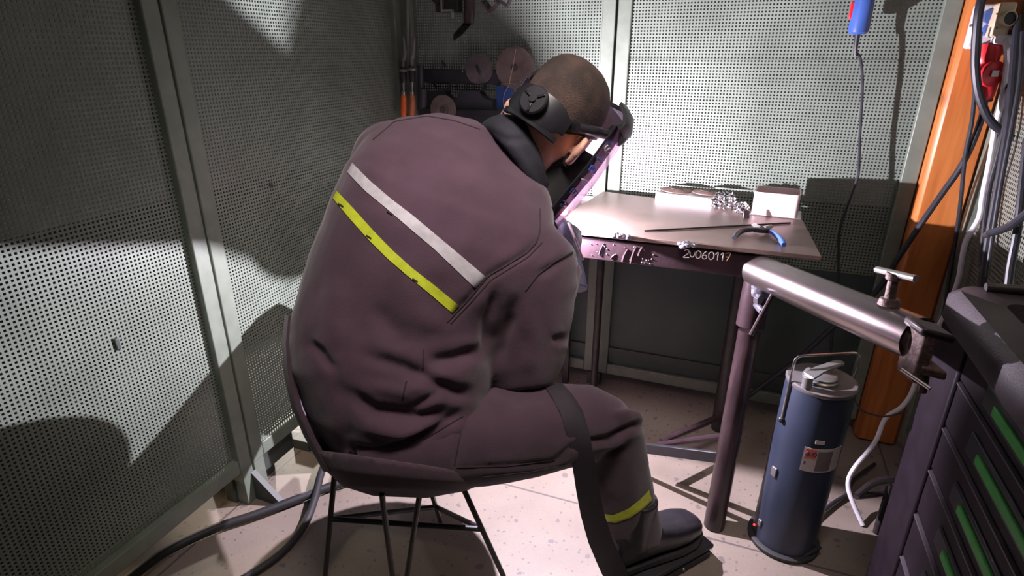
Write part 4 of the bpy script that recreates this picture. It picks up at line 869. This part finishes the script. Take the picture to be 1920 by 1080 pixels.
glove(WRL+V((.01, .005, .004)), V((.76, .42, .30)), V((-.40, .40, .8)), (.35, .4, .5, .55), -1)

# filler rod in the right glove and the torch in the left one
single(MB().tube([pt(1093, 488, 1.515), pt(1077, 446, 1.50), pt(1066, 418, 1.525)], .0042, 10, smooth=False), 'welding_rod', M['bright'], 'short bright rod held in the glove nearest the camera', 'welding rod')
tq0 = WRL+V((.105, .035, -.022)); tch = thing('welding_torch', 'small black welding torch held in the far glove over the table edge', 'torch', tq0)
MB().tube([tq0+V((-.03, .10, .06)), tq0+V((-.015, .05, .03)), tq0], [.012, .011, .011], 14).build('grip', M['black'], tch)
MB().tube([tq0, ARC0+V((-.014, .010, .020))], [.010, .007], 14, smooth=False).build('gas_cup', M['beige'], tch)

# ---------------------------------------------------------------- face shield worn on the head
fs = thing('face_shield', 'clear face shield with black ratchet headband worn by the welder', 'face shield', hl(0, -.1, 0))
def bandpt(a, z, e=0.0):                                        # a: angle from the back of the head, towards its right ear
    w_, yf, yb = .0785, .097, -.104
    return hl((w_+e)*sin(a), (yf+yb)/2-((yf-yb)/2+e)*cos(a), z)
def bandstrip(a0, a1, zf, hf, e0, e1, n=28):
    rg = []
    for i in range(n+1):
        u = i/n; a = lerp(a0, a1, u); z = zf(a); h = hf(a)
        rg.append([bandpt(a, z-h, e0), bandpt(a, z-h, e1*.85+e0*.15), bandpt(a, z-h*.85, e1), bandpt(a, z+h*.85, e1), bandpt(a, z+h, e1*.85+e0*.15), bandpt(a, z+h, e0)])
    return MB().loft(rg)
zb = lambda a: -.027+.062*(1-cos(a))/2
bandstrip(-pi*.98, pi*.98, zb, lambda a: .010, .004, .0075, 80).build('head_band', M['black'], fs)
pad = bandstrip(-.74, .98, lambda a: -.022, lambda a: .031*max(.55, 1-(abs(a-.12)/.95)**4), .006, .015)
pad.build('nape_pad', M['black'], fs)
bandstrip(-.68, .92, lambda a: -.056+.003*cos(a), lambda a: .006, .004, .014).build('cushion', M['blackgloss'], fs)
kc = bandpt(.16, -.018, .015); kn = (kc-hl(0, 0, -.018)).normalized()
kb = MB().lathe([(.0, 0), (.029, 0), (.031, .004), (.031, .012), (.028, .015), (.008, .015), (.008, .019), (0, .019)], kc, kn, 36).build('adjuster_knob', M['black'], fs)
for k in range(3):
    a = 2*pi*k/3+.5; x_ = kn.orthogonal().normalized(); y_ = kn.cross(x_); dr = x_*cos(a)+y_*sin(a)
    MB().obox(kc+kn*.0165+dr*.018, dr, dr.cross(kn), kn, .017, .005, .004).build('finger_rib', M['blackgloss'], kb, bevel=.001)
# yoke to the pivot on each temple, pivot knob
for s in (-1, 1):
    MB().tube([bandpt(s*1.15, -.008, .012), bandpt(s*1.5, .010, .016), bandpt(s*1.9, .028, .022), hl(s*.104, .038, .046)], [.011, .012, .011, .012], 12).build('yoke', M['black'], fs)
    pk = MB().lathe([(0, -.012), (.022, -.012), (.024, -.004), (.024, .010), (.020, .014), (0, .014)], hl(s*.112, .046, .040), HR*s, 8).build('pivot_knob', M['black'], fs, bevel=.002)
    MB().lathe([(0, 0), (.009, 0), (.010, .006), (.006, .012), (0, .012)], hl(s*.112, .046, .062), HR*s+HU*.3, 14).build('blue_latch', M['bluelens'], pk)
# brow guard and visor
def vis(ps, z, e=0.0):
    k = 1-.10*max(0, -z-.06)/.13
    return hl((.128*k+e)*sin(ps), .012+(.150+e+.16*max(0, .03-z)*max(0, .20+z)/.2)*cos(ps), z)
rg = []
for i in range(41):
    ps = lerp(-1.60, 1.60, i/40); cp = cos(ps)
    rg.append([vis(ps, .040, .002), vis(ps, .058+.012*cp, .005), vis(ps, .080+.022*cp, -.010), vis(ps, .092+.022*cp, -.034), vis(ps, .084+.02*cp, -.034), vis(ps, .070+.018*cp, -.012), vis(ps, .052+.01*cp, .0)])
MB().loft(rg).build('brow_guard', M['black'], fs, sharp=50)
def vz0(ps): return -.195+.018*(abs(ps)/1.7)**3
rg = []
for i in range(49):
    ps = lerp(-1.72, 1.72, i/48)
    r = [vis(ps, lerp(.042, vz0(ps), j/10)) for j in range(11)]
    rg.append(r+[vis(ps, lerp(.042, vz0(ps), j/10), -.0012) for j in range(10, -1, -1)])
vz = MB().loft(rg).build('visor', M['visor'], fs, sharp=40, label='clear plastic visor')
for s in (-1, 1):
    rg = []
    for j in range(15):
        z = lerp(.042, vz0(1.7), j/14); rg.append([vis(s*1.72, z, .0012), vis(s*1.695, z, .0014), vis(s*1.695, z, -.0016), vis(s*1.72, z, -.0016)])
    MB().loft(rg).build('visor_edge', M['black'], vz)
    rg = []
    for j in range(15):
        z = lerp(.042, vz0(1.7), j/14); rg.append([vis(s*1.70, z, .0006), vis(s*1.60, z, .0006), vis(s*1.43, z, .0006), vis(s*1.43, z, .0003), vis(s*1.60, z, .0003), vis(s*1.70, z, .0003)])
    MB().loft(rg).build('edge_tint', M['smoke'], vz)
MB().loft([[vis(ps, vz0(ps)+.006, .002), vis(ps, vz0(ps)-.002, .002), vis(ps, vz0(ps)-.002, -.002), vis(ps, vz0(ps)+.006, -.002)] for ps in [lerp(-1.7, 1.7, i/40) for i in range(41)]]).build('visor_rim', M['black'], vz)
for ch, z, mm in (('S', .004, 'silver'), ('I', -.022, 'bluelens'), ('E', -.046, 'bluelens'), ('V', -.074, 'silver'), ('E', -.104, 'bluedeep'), ('N', -.134, 'bluedeep')):
    strokes(MB(), ch, lambda x, y: vis(1.645+(-y)/.135, z-x, .0022), .021, .0016).build('letter', M[mm], vz)

# ---------------------------------------------------------------- bucket chair
ch = thing('chair', 'dark bucket chair on thin black wire legs under the welder', 'chair', pt(745, 925, 1.29)); ch.location.z = 0
st_ = MB().loft([sec((700, 930), (800, 934), 1.26, 1.26, .04), sec((645, 912), (872, 921), 1.275, 1.275, .12), sec((612, 880), (905, 908), 1.29, 1.29, .165), sec((592, 845), (915, 890), 1.30, 1.30, .18), sec((610, 845), (895, 885), 1.30, 1.30, .16)])
sx_, sy_ = -.60, 1.225
st_.loft([[V((sx_+.165*cos(2*pi*k/36)*q, sy_+.165*sin(2*pi*k/36)*q, z)) for k in range(36)] for q, z in ((.55, .405), (.92, .425), (1, .445), (.97, .46))])  # unseen seat front, added to cast shade on the floor
finish(shift(fuse(st_, .006, 4), -V(ch.location)), 'seat', M['trouser'], ch, sharp=70)
rg = []
for (L, R_p, t_, b_) in (((612, 885), (905, 910), 1.30, .178), ((578, 820), (905, 860), 1.31, .20), ((556, 765), (905, 800), 1.32, .21), ((544, 700), (905, 720), 1.33, .215), ((541, 645), (905, 660), 1.34, .215), ((545, 590), (905, 600), 1.35, .21)):
    r = sec(L, R_p, t_, t_, b_); ins = sec((L[0]+11, L[1]), (R_p[0]-11, R_p[1]), t_, t_, b_-.012); i0, i1 = int(NR*.30), int(NR*.60)
    rg.append([r[k] for k in range(i0, i1+1)]+[ins[k] for k in range(i1, i0-1, -1)])
MB().loft(rg).build('backrest', M['trouser'], ch, sharp=50, bevel=.003)
def rod(name, P, r=.0062): MB().tube(P, r, 10, smooth=False).build(name, M['black'], ch)
fA = onz(598, 1150, 0); 
def leg_to(x0, y0, t0, x1, y1):                                  # from under the seat down to the floor along the line seen
    p0_ = pt(x0, y0, t0); k = 1.0; return p0_
A0_, E0_, B0_, C0_, D0_ = pt(627, 893, 1.28), pt(868, 914, 1.28), pt(716, 926, 1.20), pt(787, 926, 1.24), pt(806, 915, 1.40)
A1_, E1_, V1_, D1_ = onz(600, 1180, 0), onz(985, 1170, 0), onz(748, 1175, 0), onz(826, 979, 0)
G1_ = onz(560, 1010, 0)
for P in ((A0_, A1_), (E0_, E1_), (B0_, V1_), (C0_, V1_), (D0_, D1_)): rod('leg', P)
def at_y(a, b, y):
    lo_, hi_ = 0.0, 1.0
    for _ in range(40):
        m_ = (lo_+hi_)/2
        if proj(lerp(a, b, m_))[1] < y: lo_ = m_
        else: hi_ = m_
    return lerp(a, b, lo_)
rod('stretcher', (at_y(A0_, A1_, 973), at_y(E0_, E1_, 992)))
rod('stretcher', (at_y(E0_, E1_, 992), at_y(D0_, D1_, 950))); rod('stretcher', (at_y(A0_, A1_, 973), at_y(D0_, D1_, 950)))

# ---------------------------------------------------------------- strap and foot pedal
CPX = [(1037, 724, 34), (1053, 744, 39), (1070, 772, 42), (1082, 810, 42), (1090, 845, 42), (1096, 880, 43), (1102, 920, 43), (1111, 965, 44), (1126, 1015, 46), (1146, 1060, 48), (1168, 1105, 50)]
end = onz(1168, 1105, .004); te = (end-CAM).dot(FWD)
t5 = (cast(tt, 1088, 835)-CAM).dot(FWD)-.012
P_s = []
for i, (x, y, w_) in enumerate(CPX):
    ww = w_*.5; row = []
    for k in (-1, -.33, .33, 1):
        if y < 838:
            h = cast(tt, x+k*ww, y-k*2, .004); row.append(h if h else pt(x+k*ww, y, t5))
        else: row.append(pt(x+k*ww, y-k*2, lerp(t5, te, ((y-835)/270.0)**1.1)))
    P_s.append(row)
rg = [r+[q+(q-CAM).normalized()*.003 for q in r[::-1]] for r in P_s]
single(MB().loft(rg), 'strap', M['strap'], 'wide black strap draped over the thigh and hanging to the floor', 'strap', sharp=60)
pa, pb = onz(1228, 1078, .052), onz(1334, 1018, .052); pf = (pb-pa).normalized(); pw = V((-pf.y, pf.x, 0))
pdl = thing('foot_pedal', 'black foot pedal on the floor under the boot', 'foot pedal', (pa+pb)/2-V((0, 0, .052)))
pcn = (pa+pb)/2+pw*.055-pf*.03
MB().obox(pcn-V((0, 0, .039)), pf, pw, (0, 0, 1), .27, .115, .026).build('base', M['black'], pdl, bevel=.004)
MB().obox(pcn-V((0, 0, .010)), pf, pw, (0, 0, 1), .28, .12, .014).build('pedal_plate', M['rubber'], pdl, bevel=.003)
for u in (-.05, .03): MB().ball(pcn-pw*.058+pf*u-V((0, 0, .036)), .004, n=8, m=6).build('screw', M['bright'], pdl)

# ---------------------------------------------------------------- light
def area(name, loc, target, size, power, col, size_y=None, spread=pi):
    l = bpy.data.lights.new(name, 'AREA'); l.energy = power; l.color = col; l.size = size
    l.spread = spread
    if size_y: l.shape = 'RECTANGLE'; l.size_y = size_y
    o = bpy.data.objects.new(name, l); COL.objects.link(o); o.location = loc
    o.rotation_euler = (V(target)-V(loc)).to_track_quat('-Z', 'Y').to_euler(); return o
ARC = ARC0
pl_ = bpy.data.lights.new('welding_arc', 'POINT'); pl_.energy = 122; pl_.color = (.95, .86, 1.0); pl_.shadow_soft_size = .006
po_ = bpy.data.objects.new('welding_arc', pl_); COL.objects.link(po_); po_.location = ARC
area('hall_lamp', (-.15, .50, 2.3), (-.48, 1.15, 1.0), .5, 4.4, (1.0, .89, .86), .3, radians(62))
area('hall_lamp', (.9, 1.0, 3.0), (.2, 1.4, .4), 1.2, 3.0, (1.0, .80, .62), .4, radians(100))
for yy in (.62, .92, 1.22):
    nl = bpy.data.lights.new('neighbour_lamp', 'SPOT'); nl.energy = 38; nl.color = (1.0, .78, .48); nl.spot_size = radians(20); nl.spot_blend = .9; nl.shadow_soft_size = .02
    no = bpy.data.objects.new('neighbour_lamp', nl); COL.objects.link(no); no.location = (-2.3, yy, .25); no.rotation_euler = (V((-.75, yy+.05, 0))-V(no.location)).to_track_quat('-Z', 'Y').to_euler()
sl = bpy.data.lights.new('neighbour_lamp', 'SPOT'); sl.energy = 160; sl.color = (1.0, .93, .85); sl.spot_size = radians(34); sl.spot_blend = .6; sl.shadow_soft_size = .05
so = bpy.data.objects.new('neighbour_lamp', sl); COL.objects.link(so); so.location = (-2.6, 2.6, .75); so.rotation_euler = (V((-1.42, 1.55, 0))-V(so.location)).to_track_quat('-Z', 'Y').to_euler()
w = bpy.data.worlds.new('world'); scene.world = w; w.use_nodes = True
w.node_tree.nodes['Background'].inputs[0].default_value = (.55, .48, .50, 1); w.node_tree.nodes['Background'].inputs[1].default_value = .068
scene.view_settings.view_transform = 'Standard'; scene.view_settings.look = 'None'; scene.view_settings.gamma = 1
scene.view_settings.use_curve_mapping = False; scene.view_settings.exposure = 0
